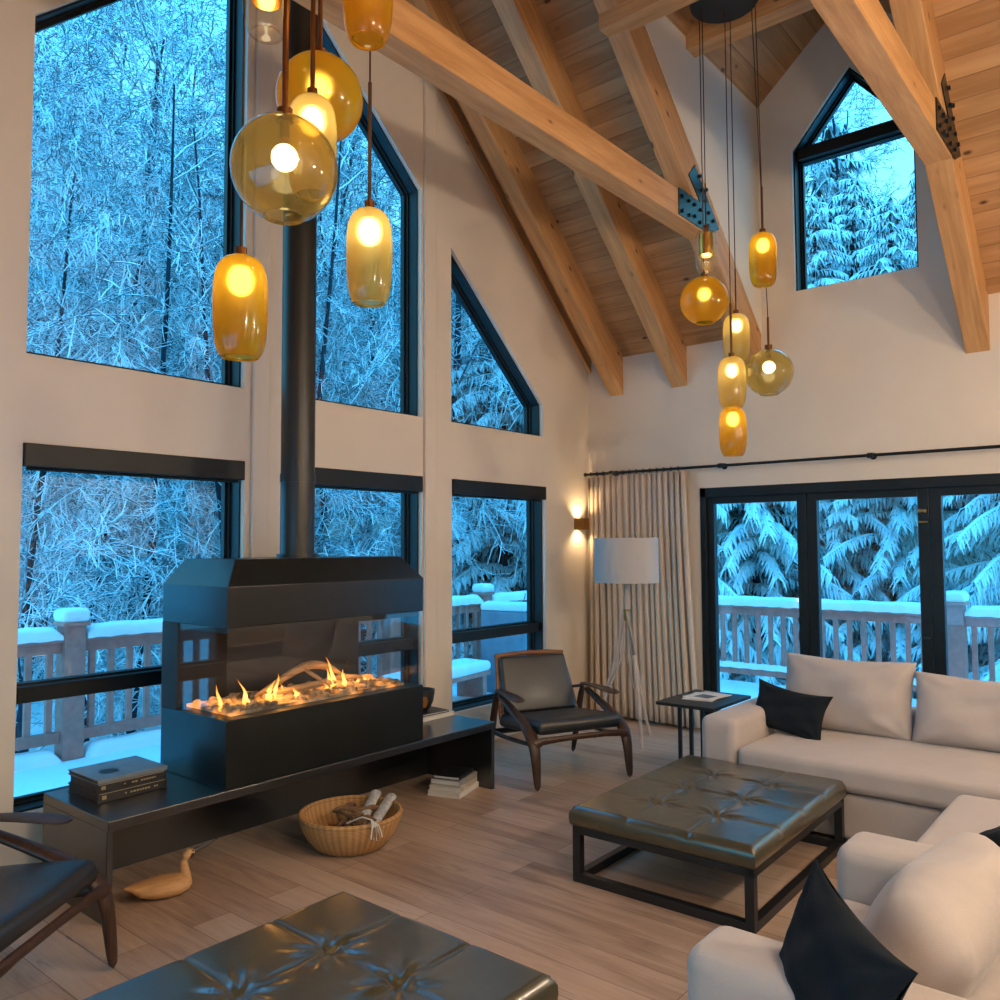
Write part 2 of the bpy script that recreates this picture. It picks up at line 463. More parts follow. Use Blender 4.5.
# ceiling: two board-clad slopes, the right one opened by the dormer
mb = MB()
up = .12
fR = lambda u, v, d: (u, v, EAVE - SL*u + d)
VX = -(DE-EAVE)/SL; VR = -(DR-EAVE)/SL
mb.prism([(.3,.3),(RX,.3),(RX,YS-.3),(.3,YS-.3),(.3,DY1),(VX,DY1),(VR,DYC),(VX,DY0),(.3,DY0)], fR, 0, up)
fL = lambda u, v, d: (u, v, EAVE + SL*(u-XW) + d)
mb.prism([(RX,.3),(XW-.3,.3),(XW-.3,YS-.3),(RX,YS-.3)], fL, 0, up)
mb.m = 1
ds = (DR-DE)/(DY0-DYC)
mb.prism([(.3,DY0+.02),(VX,DY0+.02),(VR,DYC),(.3,DYC)], lambda u, v, d: (u, v, DE+(DY0-v)*ds+d), 0, up)
mb.prism([(.3,DYC),(VR,DYC),(VX,DY1-.02),(.3,DY1-.02)], lambda u, v, d: (u, v, DE+(v-DY1)*ds+d), 0, up)
structure(mb.obj('ceiling', [M_board, M_board2]))

# ------------------------------------------------------------------ windows
def inset(poly, d):
    n = len(poly); out = []
    area = sum(poly[i][0]*poly[(i+1)%n][1] - poly[(i+1)%n][0]*poly[i][1] for i in range(n))
    sg = 1 if area > 0 else -1
    L = []
    for i in range(n):
        a = V(poly[i]).to_2d(); b = V(poly[(i+1)%n]).to_2d(); t = (b-a).normalized(); nn = V((-t.y, t.x))*sg
        L.append((a + nn*d, t))
    for i in range(n):
        p, t = L[i-1]; q, s = L[i]
        den = t.x*s.y - t.y*s.x
        k = ((q.x-p.x)*s.y - (q.y-p.y)*s.x)/den
        out.append((p.x + t.x*k, p.y + t.y*k))
    return out
def window(n, poly, fn, d, transom=None, tdir=None):
    """d: list of depths going outwards from the room face"""
    s = d
    mb = MB()
    mb.prism(poly, fn, s*.035, s*.20, [inset(poly, .012)])
    p1 = inset(poly, .010)
    mb.prism(p1, fn, s*.125, s*.20, [inset(p1, .014)])
    p2 = inset(poly, .022)
    mb.prism(p2, fn, s*.150, s*.19, [inset(p2, .020)])
    o = structure(mb.obj('window_%d' % n, M_black))
    m = MB(); p3 = inset(poly, .034); m.prism(p3, fn, s*.166, s*.172); m.obj('glass_pane', M_glass, o)
    if transom:
        us = [p[0] for p in poly]
        m = MB(); u0, u1 = min(us)+.03, max(us)-.03
        z0, z1 = transom
        m.prism([(u0,z0),(u1,z0),(u1,z1),(u0,z1)], fn, s*.06, s*.20)
        m.prism([(u0,z0-.012),(u1,z0-.012),(u1,z1+.012),(u0,z1+.012)], fn, s*.125, s*.195)
        m.obj('transom', M_black, o)
    return o
for i, p in enumerate((W1, W2, W3)): window(i+1, p, fA, 1)
for i, p in enumerate((L1, L2, L3)): window(i+4, p, fA, 1, (.845, .925))
window(7, DW, fB, 1, (4.93, 5.03))
window(8, [(-.9,.3),(-.9,2.2),(-4.6,2.2),(-4.6,.3)], lambda u, v, d: (XW - d, u, v), 1)

for i, (p, lab) in enumerate(zip((L1, L2, L3), ('black roller shade cassette above the window left of the fireplace',
        'black roller shade cassette above the window behind the flue pipe', 'black roller shade cassette above the window behind the armchair'))):
    u0, u1 = p[0][0], p[1][0]
    t = thing('roller_shade', lab, 'window shade', (u0, 0, LZ1-.06), 0, 'rolled-up shades over the lower windows')
    m = MB(); m.box(.004, u1-u0-.004, -.02, .05, -.062, .058); m.obj('cassette', M_black, t, bevel=.004)
    m = MB(); m.tube([(.03,.025,-.068),(u1-u0-.03,.025,-.068)], .012, 10); m.obj('hem_bar', M_black, t)

# folding glass door on the right wall
def glass_door():
    m = MB()
    y0, y1, H = -1.2, -5.0, 2.15
    x0, x1 = -.012, .13
    m.box(x0, x1, y0, y0-.055, 0, H); m.box(x0, x1, y1, y1+.055, 0, H); m.box(x0, x1, y0, y1, H-.085, H); m.box(x0, x1, y0, y1, 0, .03)
    o = structure(m.obj('door_1', M_black, bevel=.004))
    yy = [-1.235, -2.145, -3.075, -4.02, -4.965]
    for k in range(4):
        a, b = yy[k], yy[k+1]
        s = MB(); w = .083
        s.box(.02, .085, a-.003, a-w, .03, H-.08); s.box(.02, .085, b+.003, b+w, .03, H-.08)
        s.box(.02, .085, a-w, b+w, H-.145, H-.08); s.box(.02, .085, a-w, b+w, .03, .13)
        d = s.obj('door_panel', M_black, o, bevel=.003)
        g = MB(); g.box(.05, .056, a-w+.01, b+w-.01, .12, H-.135); g.obj('glass_pane', M_glass, d)
        if k == 1:
            h = MB(); h.box(-.012, .021, b+.015, b+.075, 1.88, 1.905); h.box(-.006, .021, b+.012, b+.078, 1.80, 1.815)
            h.obj('latch', M_brass, d, bevel=.003)
            h = MB(); h.box(.0, .021, b+.02, b+.07, .92, .935); h.obj('hinge', M_steel, d)
glass_door()

# ------------------------------------------------------------------ timber frame
ang = math.atan(SL)
def rafter(name, yc, w, depth, x0, x1, label, extra=0, cut=True):
    """sloped beam under the right roof slope from x0 (low) to x1 (high), top on the boards; ends plumb-cut"""
    t = lambda x: EAVE - SL*x
    xm, zm = (x0+x1)/2, t((x0+x1)/2)
    R = Matrix.Rotation(ang, 4, 'Y')      # local x runs up the slope (towards -x)
    m = MB()
    vd = depth*sqrt(1+SL*SL)
    pts = []
    for x in (x0, x1):
        for z in (t(x), t(x)-vd):
            pts.append((x, z))
    poly = [pts[0], pts[2], pts[3], pts[1]]
    Mi = Matrix.Translation((xm, yc, zm)) @ R
    inv = Mi.inverted()
    m.prism(poly, lambda u, v, d: tuple(inv @ V((u, d, v))), yc-w/2, yc+w/2)
    o = m.obj(name, M_beam, bevel=.006)
    o.matrix_world = Mi
    return tag(o, label, 'beam', 'roof rafters')
rd = .37/sqrt(1+SL*SL)
rafter('roof_rafter', -.335, .15, rd, .0, -3.7, 'fir rafter nearest the gable window wall, ending over the wall lamp')
rafter('roof_rafter', -1.01, .16, rd, .0, -3.7, 'middle fir rafter running behind the left tie beam')
rafter('truss_rafter', -1.72, .16, rd, .0, -3.7, 'fir rafter left of the dormer, with a bolted steel plate')
rafter('truss_rafter', -3.44, .16, rd*1.13, .0, -3.7, 'fir rafter right of the dormer window, with a black steel plate')
rafter('roof_rafter', -4.6, .16, rd, .0, -3.7, 'fir rafter beyond the right edge of the picture')
o = rafter('gable_trim', -.022, .04, .085, .0, -3.75, 'thin dark fir trim board along the gable wall under the roof')
def beam(name, a, b, w, h, label, g=None):
    a, b = V(a), V(b); L = (b-a).length
    m = MB(); m.box(0, L, -w/2, w/2, 0, h)
    o = m.obj(name, M_beam, bevel=.006)
    o.location = a; o.rotation_euler = (0, 0, atan2(b.y-a.y, b.x-a.x))
    return tag(o, label, 'beam', g)
TZ = 4.045
def tie(yc, z, h, label):
    xr = (3.1 - z)/SL + .02          # where the rafter underside reaches the tie's underside
    m = MB()
    xl = 2*RX - xr
    poly = [(xr,0),(xr-h/SL,h),(xl+h/SL,h),(xl,0)]
    m.prism(poly, lambda u, v, d: (u-RX, d, v), -.08, .08)
    o = m.obj('tie_beam', M_beam, bevel=.006); o.location = (RX, yc, z)
    return tag(o, label, 'beam', 'horizontal tie beams')
tie(-1.72, TZ, .21, 'horizontal fir tie beam left, crossing to the bolted steel plate')
tie(-3.44, 4.09, .21, 'horizontal fir tie beam right, crossing in front of the dormer window')
beam('dormer_beam', (-2.22, DY0+.16, 5.13), (-2.22, DY1-.0, 5.13), .16, .24, 'fir header beam across the dormer mouth under the roof')
beam('dormer_beam', (-1.27, DY0+.0, 5.38), (-1.27, DY1, 5.38), .15, .26, 'fir collar beam inside the dormer behind the far chandelier canopy')
# ridge beam
o = beam('ridge_beam', (RX, 0, RZ-.42), (RX, YS, RZ-.42), .18, .34, 'fir ridge beam along the roof top')
# steel plates
def plate(yc, label):
    zb = TZ + .015 if yc > -2 else 4.105
    xt = (3.1-zb)/SL
    t = thing('steel_plate', label, 'bracket', (xt, yc, zb))
    m = MB()
    dx, dz = -cos(ang), sin(ang)          # up the rafter
    nx, nz = sin(ang), cos(ang)
    P = [(-.40,.0),(.03,.0),(.20,.10)]
    # outline: lower edge of the tie, up along the rafter, notch, back along the tie top
    P = [(-.47,0),(.035,0),(.21,.085),(.21+dx*.56, .085+dz*.56),(.21+dx*.56-nx*.15, .085+dz*.56-nz*.15),(-.12,.20),(-.47,.20)]
    m.prism(P, fA, 0, -.008); m.obj('plate', M_steel2, t, bevel=.002)
    for (bx, bz) in ((-.42,.04),(-.42,.15),(-.31,.04),(-.31,.15),(-.13,.40),(-.22,.06),(-.22,.15),(-.13,.04),(-.12,.14),(.0,.05),(.02,.16),(.1,.12),(-.03,.24),(-.1,.30),(-.02,.33)):
        b = MB(); b.tube([(bx,-.006,bz),(bx,-.022,bz)], .014, 6, up=(0,0,1)); b.obj('bolt', M_black, t)
plate(-1.80, 'dark steel gusset plate bolted to the left truss joint')
plate(-3.52, 'dark steel gusset plate bolted to the right truss joint')

# ------------------------------------------------------------------ fireplace and bench
BX0, BX1, BY0, BY1, BH = -5.18, -2.56, -.92, -.24, .45
t = thing('hearth_bench', 'long low blackened steel hearth bench under the fireplace', 'bench', ((BX0+BX1)/2, (BY0+BY1)/2, 0))
L = t.location
def wpart(m, name, mat, root, **k):
    return m.obj(name, mat, root, loc=None, **k) if False else _wp(m, name, mat, root, **k)
def _wp(m, name, mat, root, **k):
    l = root.location
    inv = (Matrix.Translation(l) @ Euler(root.rotation_euler).to_matrix().to_4x4()).inverted()
    m.v = [tuple(inv @ V(p)) for p in m.v]
    return m.obj(name, mat, root, **k)
m = MB(); m.box(BX0, BX1, BY0, BY1, BH-.045, BH); wpart(m, 'top_slab', M_steel, t, bevel=.004)
m = MB(); m.box(BX0, BX0+.03, BY0+.01, BY1, 0, BH-.045); wpart(m, 'end_panel', M_steel, t, bevel=.003)
m = MB(); m.box(BX1-.03, BX1, BY0+.01, BY1, 0, BH-.045); wpart(m, 'end_panel', M_steel, t, bevel=.003)
m = MB(); m.box(BX0+.03, BX1-.03, BY1-.06, BY1-.03, 0, BH-.045); wpart(m, 'back_panel', M_steel, t)

FX0, FX1, FY0, FY1 = -4.60, -3.235, -.905, -.27
t = thing('gas_fireplace', 'black steel three-sided glass gas fireplace with burning flames', 'fireplace', ((FX0+FX1)/2, (FY0+FY1)/2, BH))
m = MB(); m.box(FX0, FX1, FY0, FY1, BH, .785); wpart(m, 'base_cabinet', M_steel2, t, bevel=.004)
d = .10
m = MB()
zs, zt, zh = 1.24, 1.445, 1.58
vs = [(FX0,FY0,zs),(FX1,FY0,zs),(FX1,FY1,zs),(FX0,FY1,zs),(FX0,FY0,zt),(FX1,FY0,zt),(FX1,FY1,zt),(FX0,FY1,zt),
      (FX0+d,FY0+d,zh),(FX1-d,FY0+d,zh),(FX1-d,FY1-d*.5,zh),(FX0+d,FY1-d*.5,zh)]
m.add(vs, [(0,3,2,1),(0,1,5,4),(1,2,6,5),(2,3,7,6),(3,0,4,7),(4,5,9,8),(5,6,10,9),(6,7,11,10),(7,4,8,11),(8,9,10,11)])
wpart(m, 'hood', M_steel2, t, bevel=.004)
m = MB(); m.box(FX0+.005, FX0+.05, FY1-.10, FY1, .785, zs); m.box(FX0, FX0+.012, FY1-.16, FY1, .785, zs)
m.box(FX0+.05, FX1-.03, FY1-.03, FY1, .785, zs); m.box(FX1-.03, FX1-.003, FY1-.03, FY1, .785, zs)
wpart(m, 'back_panel', M_inner, t)
m = MB(); m.box(FX0+.02, FX1-.02, FY0+.02, FY1-.03, zs-.03, zs); wpart(m, 'baffle', M_inner, t)
m = MB(); m.box(FX0+.004, FX1-.004, FY0+.006, FY0+.012, .785, zs); wpart(m, 'glass_panel', M_fglass, t)
m = MB(); m.box(FX0+.006, FX0+.012, FY0+.014, FY1-.16, .785, zs); wpart(m, 'glass_panel', M_fglass, t)
m = MB(); m.box(FX1-.012, FX1-.006, FY0+.014, FY1-.03, .785, zs); wpart(m, 'glass_panel', M_fglass, t)
# pebble bed
random.seed(4)
m = MB(); m.box(FX0+.08, FX1-.08, FY0+.09, FY1-.12, .785, .80)
for i in range(420):
    x = random.uniform(FX0+.09, FX1-.09); y = random.uniform(FY0+.1, FY1-.13); r = random.uniform(.010, .024)
    m.sphere((x, y, .80+r*.4), r, 7, 5, (1, random.uniform(.7,1.2), .7))
M_peb = NT('glowing_pebbles')
co_ = M_peb.coord(); nz_ = M_peb.noise(co_, 11, 3)
bs = M_peb.bsdf(M_peb.ramp(nz_, [(.35, (.10,.07,.05)), (.65, (.55,.42,.30))]), .7)
M_peb.set(bs.inputs['Emission Color'], (1, .32, .05, 1))
M_peb.set(bs.inputs['Emission Strength'], M_peb.math('MULTIPLY', M_peb.ramp(M_peb.noise(co_, 7, 2), [(.48, (0,0,0)), (.66, (1,1,1))]), 1.5))
o = wpart(m, 'pebble_bed', M_peb.m, t, smooth=True); o['kind'] = 'stuff'
# driftwood logs
M_drift = wood('bleached_driftwood', (.16, .085, .04), (.50, .33, .18), 0, False, .8, 2)
def log(pts, rr, name='driftwood_log'):
    m = MB(); m.tube(pts, rr, 9); return wpart(m, name, M_drift, t, smooth=True, subsurf=1)
log([(-4.28,-.62,.82),(-4.1,-.60,.87),(-3.95,-.57,.93),(-3.82,-.56,.955),(-3.70,-.58,.92),(-3.62,-.6,.86)], [.008,.018,.026,.03,.024,.01])
log([(-4.22,-.68,.835),(-4.0,-.70,.85),(-3.8,-.66,.85),(-3.68,-.63,.83)], [.012,.024,.022,.01])
log([(-3.75,-.55,.84),(-3.6,-.62,.86),(-3.5,-.66,.84)], [.012,.02,.01])
log([(-3.92,-.6,.94),(-3.85,-.66,.88),(-3.8,-.72,.82)], [.012,.014,.01])
# flames
M_flame = NT('gas_flame')
g_ = M_flame.n.new('ShaderNodeTexCoord'); s_ = M_flame.n.new('ShaderNodeSeparateXYZ'); M_flame.l.new(g_.outputs['Generated'], s_.inputs[0])
e_ = M_flame.new('ShaderNodeEmission'); M_flame.set(e_.inputs[0], M_flame.ramp(s_.outputs[2], [(0,(1,.30,.03)),(.35,(1,.55,.14)),(1,(1,.22,.015))]))
e_.inputs[1].default_value = 3.0
tr_ = M_flame.new('ShaderNodeBsdfTransparent'); lw = M_flame.new('ShaderNodeLayerWeight', Blend=.35)
mx_ = M_flame.n.new('ShaderNodeMixShader'); M_flame.set(mx_.inputs[0], M_flame.math('ADD', M_flame.math('MULTIPLY', lw.outputs['Facing'], .6), .15))
M_flame.l.new(e_.outputs[0], mx_.inputs[1]); M_flame.l.new(tr_.outputs[0], mx_.inputs[2]); M_flame.l.new(mx_.outputs[0], M_flame.out.inputs[0])
random.seed(8)
for (x, y, h, w) in [(-4.52,-.72,.16,.02),(-4.36,-.70,.17,.022),(-4.33,-.68,.09,.02),(-4.22,-.70,.13,.034),(-4.17,-.70,.17,.026),(-4.12,-.68,.10,.03),(-4.05,-.72,.07,.03),
                     (-3.74,-.64,.15,.03),(-3.70,-.62,.22,.026),(-3.66,-.66,.13,.026),(-3.62,-.62,.09,.02),(-3.95,-.66,.06,.03),(-3.82,-.7,.06,.03),(-3.52,-.62,.05,.02),(-3.45,-.6,.05,.02)]:
    m = MB(); n = 9; lean = random.uniform(-.03,.03); ph = random.uniform(0,6)
    pts = []; el = []
    for i in range(n):
        q = i/(n-1)
        pts.append((x + lean*q*q*1.6*h/.15 + .006*sin(ph+q*7), y + .004*sin(ph*2+q*6), .80 + .85*h*q))
        r = .85*w*(sin(pi*min(1, q*.8+.18))**1.2)*(1-q)**.6 + .0006
        el.append((r, r*.6))
    m.tube(pts, 0, 8, ell=el); wpart(m, 'flame', M_flame.m, t, smooth=True)
# flue
m = MB(); m.tube([(-3.925,-.55,1.57),(-3.925,-.55,6.55)], .099, 40, up=(0,1,0)); m.tube([(-3.925,-.55,2.02),(-3.925,-.55,2.07)], .103, 40, up=(0,1,0)); m.tube([(-3.925,-.55,1.575),(-3.925,-.55,1.6)], .118, 40, up=(0,1,0))
M_flue = plain('satin_black_flue', (.020, .019, .016), .34, .2, .5, .1, 3)
wpart(m, 'flue_pipe', M_flue, t, smooth=True)

def add_light(name, kind, loc, energy, col, size=.05, parent=None, rot=None, spot=None):
    l = bpy.data.lights.new(name, kind); l.energy = energy; l.color = col
    if kind in ('POINT', 'SPOT'): l.shadow_soft_size = size
    if kind == 'AREA': l.size = size
    if kind == 'SPOT': l.spot_size, l.spot_blend = spot
    o = bpy.data.objects.new(name, l); COL.objects.link(o); o.location = loc
    if rot: o.rotation_euler = rot
    if parent is not None:
        o.parent = parent; o.matrix_parent_inverse = (Matrix.Translation(parent.location) @ Euler(parent.rotation_euler).to_matrix().to_4x4()).inverted()
    return o
add_light('fire_glow', 'POINT', (-4.15, -.74, .90), 1.6, (1, .42, .10), .05, t)
add_light('fire_glow', 'POINT', (-3.68, -.72, .92), 1.6, (1, .42, .10), .05, t)

# things on and under the bench
def book(name, label, cx, cy, z, w, d, h, rz, cover, page=M_white, spine_marks=False, group=None, topmark=False, jacket=None):
    """w along the spine (local x), spine faces local -y"""
    t = thing(name, label, 'book', (cx, cy, z), rz, group)
    m = MB(); c = .004
    m.box(-w/2, w/2, -d/2, d/2, 0, c); m.box(-w/2, w/2, -d/2, d/2, h-c, h); m.box(-w/2, w/2, -d/2, -d/2+c, c, h-c)
    m.obj('cover', cover, t, bevel=.0015)
    m = MB(); m.box(-w/2+.006, w/2-.006, -d/2+c, d/2-.006, c, h-c); m.obj('pages', page, t)
    if spine_marks:
        m = MB(); rs = random.Random(int(cx*1000)+int(z*1000)); x = -w*.12
        m.box(-w/2+.01, w/2-.01, -d/2-.0012, -d/2, h-.006, h-.003)
        m.box(-w*.44, -w*.38, -d/2-.0012, -d/2, h*.3, h*.7)
        while x < w*.36:
            k = rs.uniform(.006, .014)
            if rs.random() < .85: m.box(x, x+k, -d/2-.0012, -d/2, h*.38, h*.56)
            x += k + .004
        m.obj('spine_lettering', M_gilt, t)
    if topmark:
        m = MB(); m.lathe([(.0,.0),(.045,.0),(.045,.0012),(0,.0012)], 24, (-.06,-.03,h)); m.obj('cover_emblem', M_blackpaper, t)
    return t
book('hardcover_book', 'bottom one of the dark hardcover books stacked on the hearth bench', -4.925, -.47, BH, .345, .31, .045, .02, M_blackpaper, M_blackpaper, True, 'dark books on the hearth bench')
book('hardcover_book', 'middle dark hardcover book in the stack on the hearth bench', -4.925, -.47, BH+.0455, .34, .30, .04, 0, M_blackpaper, M_blackpaper, True, 'dark books on the hearth bench')
book('hardcover_book', 'top book of the hearth bench stack, with a glossy grey cover and round emblem', -4.925, -.47, BH+.086, .345, .315, .022, .015, M_greycover, M_blackpaper, False, 'dark books on the hearth bench', True)
M_copper = plain('copper_glaze', (.45, .20, .06), .3, .6, .5)
# right end: bowl on two books
book('art_book', 'pale art book lying under the dark bowl right of the fireplace', -2.74, -.42, BH, .26, .34, .028, 1.57, M_white, M_white)
book('art_book', 'thin dark-covered book between the pale book and the bowl', -2.76, -.42, BH+.0285, .23, .29, .016, 1.50, M_blackpaper, M_white)
t = thing('ceramic_bowl', 'dark round bowl with a copper patch standing on books right of the fireplace', 'bowl', (-2.77, -.41, BH+.045))
m = MB(); m.lathe([(.0,0),(.05,0),(.055,.006),(.075,.03),(.092,.07),(.10,.12),(.102,.145),(.096,.145),(.093,.12),(.084,.07),(.06,.02),(0,.014)], 32)
m.obj('bowl_body', M_chairleather, t, smooth=True)
m = MB()
for k in range(9):
    pass
m.prism([(-.03,.03),(.03,.03),(.042,.075),(.03,.11),(-.03,.11),(-.04,.075)], lambda u, v, d: (-.6*(.066+v*.3+d)+u*.8, -.8*(.066+v*.3+d)-u*.6, v), .0, .004)
m.obj('copper_patch', M_copper, t, bevel=.002)
# under the bench: stacked books
cols = [M_white, plain('cream_cover', (.52,.47,.40), .6), plain('grey_cover', (.30,.29,.30), .6), M_white]
zz = 0
for k, (w, d_, h, rz, lab) in enumerate([(.33,.24,.035,.30,'white hardback at the bottom of the book stack under the bench end'),
        (.32,.23,.032,.36,'cream hardback second from the bottom under the bench end'),
        (.27,.22,.036,.28,'grey-white hardback third up in the stack under the bench end'),
        (.25,.19,.022,.33,'dark-topped book on top of the stack under the bench end')]):
    book('hardcover_book', lab, -2.76, -.72, zz, w, d_, h, rz, cols[k] if k < 3 else M_blackpaper, M_white, k in (1, 2), 'pale books under the hearth bench')
    zz += h + .0005

# basket
def basket(c):
    t = thing('wicker_basket', 'round tan wicker basket on the floor in front of the bench', 'basket', c)
    m = MB(); R = [(.0,.0),(.17,.0),(.195,.012),(.232,.055),(.262,.11),(.278,.155),(.280,.172),(.272,.178),(.262,.172),(.26,.155),(.245,.11),(.215,.055),(.18,.022),(.0,.02)]
    m.lathe(R, 56); m.obj('basket_body', M_wicker, t, smooth=True, angle=60)
    m = MB(); pts = [(.273*cos(a), .273*sin(a), .178) for a in [2*pi*k/48 for k in range(49)]]
    m.tube(pts, .013, 8, False); m.obj('rim', M_wicker, t, smooth=True)
    return t
BC = V((-3.865, -.97, 0))
basket(BC)
M_news = plain('newsprint', (.42,.42,.43), .85, 0, .2, .35, 38)
for k, (dx, dy, dz, a, lab) in enumerate([(.13,-.0,.165,.95,'rolled grey newspaper leaning on the basket rim, upper one'),(.17,-.075,.16,.85,'rolled grey newspaper in the basket, the one nearer the room')]):
    t = thing('rolled_newspaper', lab, 'newspaper', BC + V((dx, dy, dz)), 0, 'rolled newspapers in the basket')
    m = MB(); d3 = V((cos(a)*.9, .30, .20 if k == 0 else .16)).normalized(); pts = []; n = 40
    # a spiral roll swept along d3
    s3 = d3.cross(V((0,0,1))).normalized(); w3 = s3.cross(d3)
    prof = [( (.006+.030*q)*cos(q*17), (.006+.030*q)*sin(q*17)*.75) for q in [i/(n-1) for i in range(n)]]
    vs = []; 
    for e in (-.15, .15):
        for r_ in (1, .9):
            for (a_, b_) in prof: vs.append(d3*e + s3*(a_*r_) + w3*(b_*r_))
    fs = []
    for i in range(n-1):
        fs += [(i, i+1, 2*n+i+1, 2*n+i), (n+i, 3*n+i, 3*n+i+1, n+i+1), (i, n+i, n+i+1, i+1), (2*n+i, 2*n+i+1, 3*n+i+1, 3*n+i)]
    m.add(vs, fs); m.obj('roll', M_news, t)
M_stick = wood('kindling', (.07,.035,.018), (.22,.12,.06), 0, False, .8, 3)
random.seed(21)
for k, lab in enumerate(['kindling stick lying leftmost in the basket','kindling stick crossing the middle of the basket','dark kindling stick against the back of the basket','short kindling stick beside the newspapers']):
    a = .4 + k*.75; p = BC + V((-.10+.055*k, -.02+.03*(k%2), .125+.018*k))
    m = MB(); dd = V((cos(a), sin(a), .12)); n = 6
    m.tube([dd*(.15*(i/(n-1)-.5)*1.8) + V((0,0,.01*sin(i*2))) for i in range(n)], [.012,.017,.016,.018,.015,.009], 7)
    o = m.obj('kindling_stick', M_stick, loc=p, smooth=True); tag(o, lab, 'firewood', 'kindling in the basket')
for k, (dx, dy, lab) in enumerate([(-.03,-.10,'brown pine cone near the front of the basket'),(.06,.07,'brown pine cone deep in the basket')]):
    m = MB()
    for i in range(9):
        z = -.035 + .0085*i; r = .036*sin(pi*(i+1.3)/11)
        for j in range(9):
            a = 2*pi*j/9 + i*.35
            m.sphere((r*cos(a), r*sin(a), z), .010, 6, 4, (1,1,.6))
    o = m.obj('pine_cone', M_stick, loc=BC+V((dx,dy,.165)), rot=(.8,.3*k,0), smooth=True); tag(o, lab, 'pine cone', 'pine cones in the basket')
# white cord hanging over the rim
t = thing('string_tassel', 'white string tassel hanging over the front rim of the basket', 'string', BC + V((-.08,-.262,.19)))
for k in range(5):
    m = MB(); dx = (k-2)*.012
    m.tube([(-.05+dx*.3,.13,-.01),(-.02,.05,.03),(0,0,.02),(dx,-.035,-.01),(dx*1.6,-.042,-.06-.008*(k%3))], [.004]*5, 6); m.obj('strand', M_white, t, smooth=True)

# loon decoy
def decoy(loc, rz):
    t = thing('wooden_bird_decoy', 'pale wooden water bird decoy with a long dark bill under the bench', 'figurine', loc, rz)
    m = MB()
    pts = []; el = []
    for x, z, a, b in [(-.17,.078,.006,.004),(-.14,.072,.03,.016),(-.10,.058,.058,.034),(-.04,.052,.076,.046),(.02,.050,.080,.049),(.07,.051,.072,.048),(.11,.054,.05,.038),(.130,.056,.02,.018)]:
        pts.append((x,0,z)); el.append((a,b))
    m.tube(pts, 0, 18, ell=el)
    m.tube([(.095,0,.05),(.103,0,.085),(.097,0,.115),(.094,0,.145),(.102,0,.17),(.118,0,.184),(.142,0,.186)], [.034,.026,.021,.020,.022,.023,.014], 14)
    o = m.obj('body', wood('decoy_pine', (.42,.20,.07), (.62,.36,.16), 0, False, .5, 2), t, smooth=True)
    rm = o.modifiers.new('fuse', 'REMESH'); rm.mode = 'VOXEL'; rm.voxel_size = .004; rm.use_smooth_shade = True
    sm = o.modifiers.new('soft', 'SMOOTH'); sm.iterations = 3
    m = MB(); m.tube([(.13,0,.185),(.17,0,.196),(.255,0,.226)], 0, 10, ell=[(.012,.013),(.008,.009),(.002,.002)]); b = m.obj('bill', plain('bill_grey', (.05,.05,.055), .5), t, smooth=True)
    m = MB(); m.tube([(.112,0,.176),(.124,0,.181),(.137,0,.184)], 0, 12, ell=[(.020,.022),(.0215,.0225),(.016,.016)]); m.obj('face_mask', M_chairleather, t, smooth=True)
    for s in (-1,1):
        m = MB(); m.sphere((.132,.0165*s,.196), .004, 8, 6); m.obj('eye', M_glassbead, t, smooth=True)
M_glassbead = plain('bead_eye', (.01,.01,.01), .1)
decoy((-4.86, -.80, -.005), -.30)

# ------------------------------------------------------------------ lamps
def sconce():
    t = thing('wall_sconce', 'small square brass wall sconce lighting up and down near the corner', 'wall lamp', (-.22, -.055, 1.845))
    m = MB(); w = .052
    m.box(-w, w, -w, -w+.006, -.055, .055); m.box(-w, w, w-.006, w+.002, -.055, .055); m.box(-w, -w+.006, -w, w, -.055, .055); m.box(w-.006, w, -w, w, -.055, .055)
    m.obj('housing', M_brass, t, bevel=.002)
    m = MB(); m.box(-.03, .03, -.02, .02, -.012, .012); m.obj('bulb', M_bulb, t)
    add_light('sconce_light', 'SPOT', (-.22, -.055, 1.875), 11, (1, .70, .36), .02, t, (pi, 0, 0), (2.2, .8))
    add_light('sconce_light', 'SPOT', (-.22, -.055, 1.815), 9, (1, .70, .36), .02, t, (0, 0, 0), (2.2, .8))
sconce()

def prof_pill(r, h):
    """barrel-shaped pendant glass with an open foot; z=0 at the top"""
    T = [(0,.10),(.004,.26),(.014,.44),(.035,.61),(.07,.755),(.12,.865),(.19,.94),(.28,.985),(.38,1.0),(.50,1.0),(.62,.99),(.74,.965),(.84,.92),(.91,.86),(.955,.79),(.985,.72),(1.0,.68)]
    return [(r*a, -h*t) for t, a in T] + [(r*.62, -h), (r*.61, -h*.975)]
def prof_globe(r, foot=.42, flat=.9):
    P = [(.012, 0)]
    n = 22
    a1 = pi - math.asin(foot)
    for k in range(1, n+1):
        a = .12 + (a1-.12)*k/n; P.append((r*sin(a), -r + r*cos(a)*1.0))
    zb = P[-1][1]
    P += [(r*foot*.92, zb-.006), (r*foot*.8, zb+.004)]
    return P
GLASS = {'amber': M_amber, 'gold': M_gold, 'smoke': M_smoke, 'clear': M_clear}
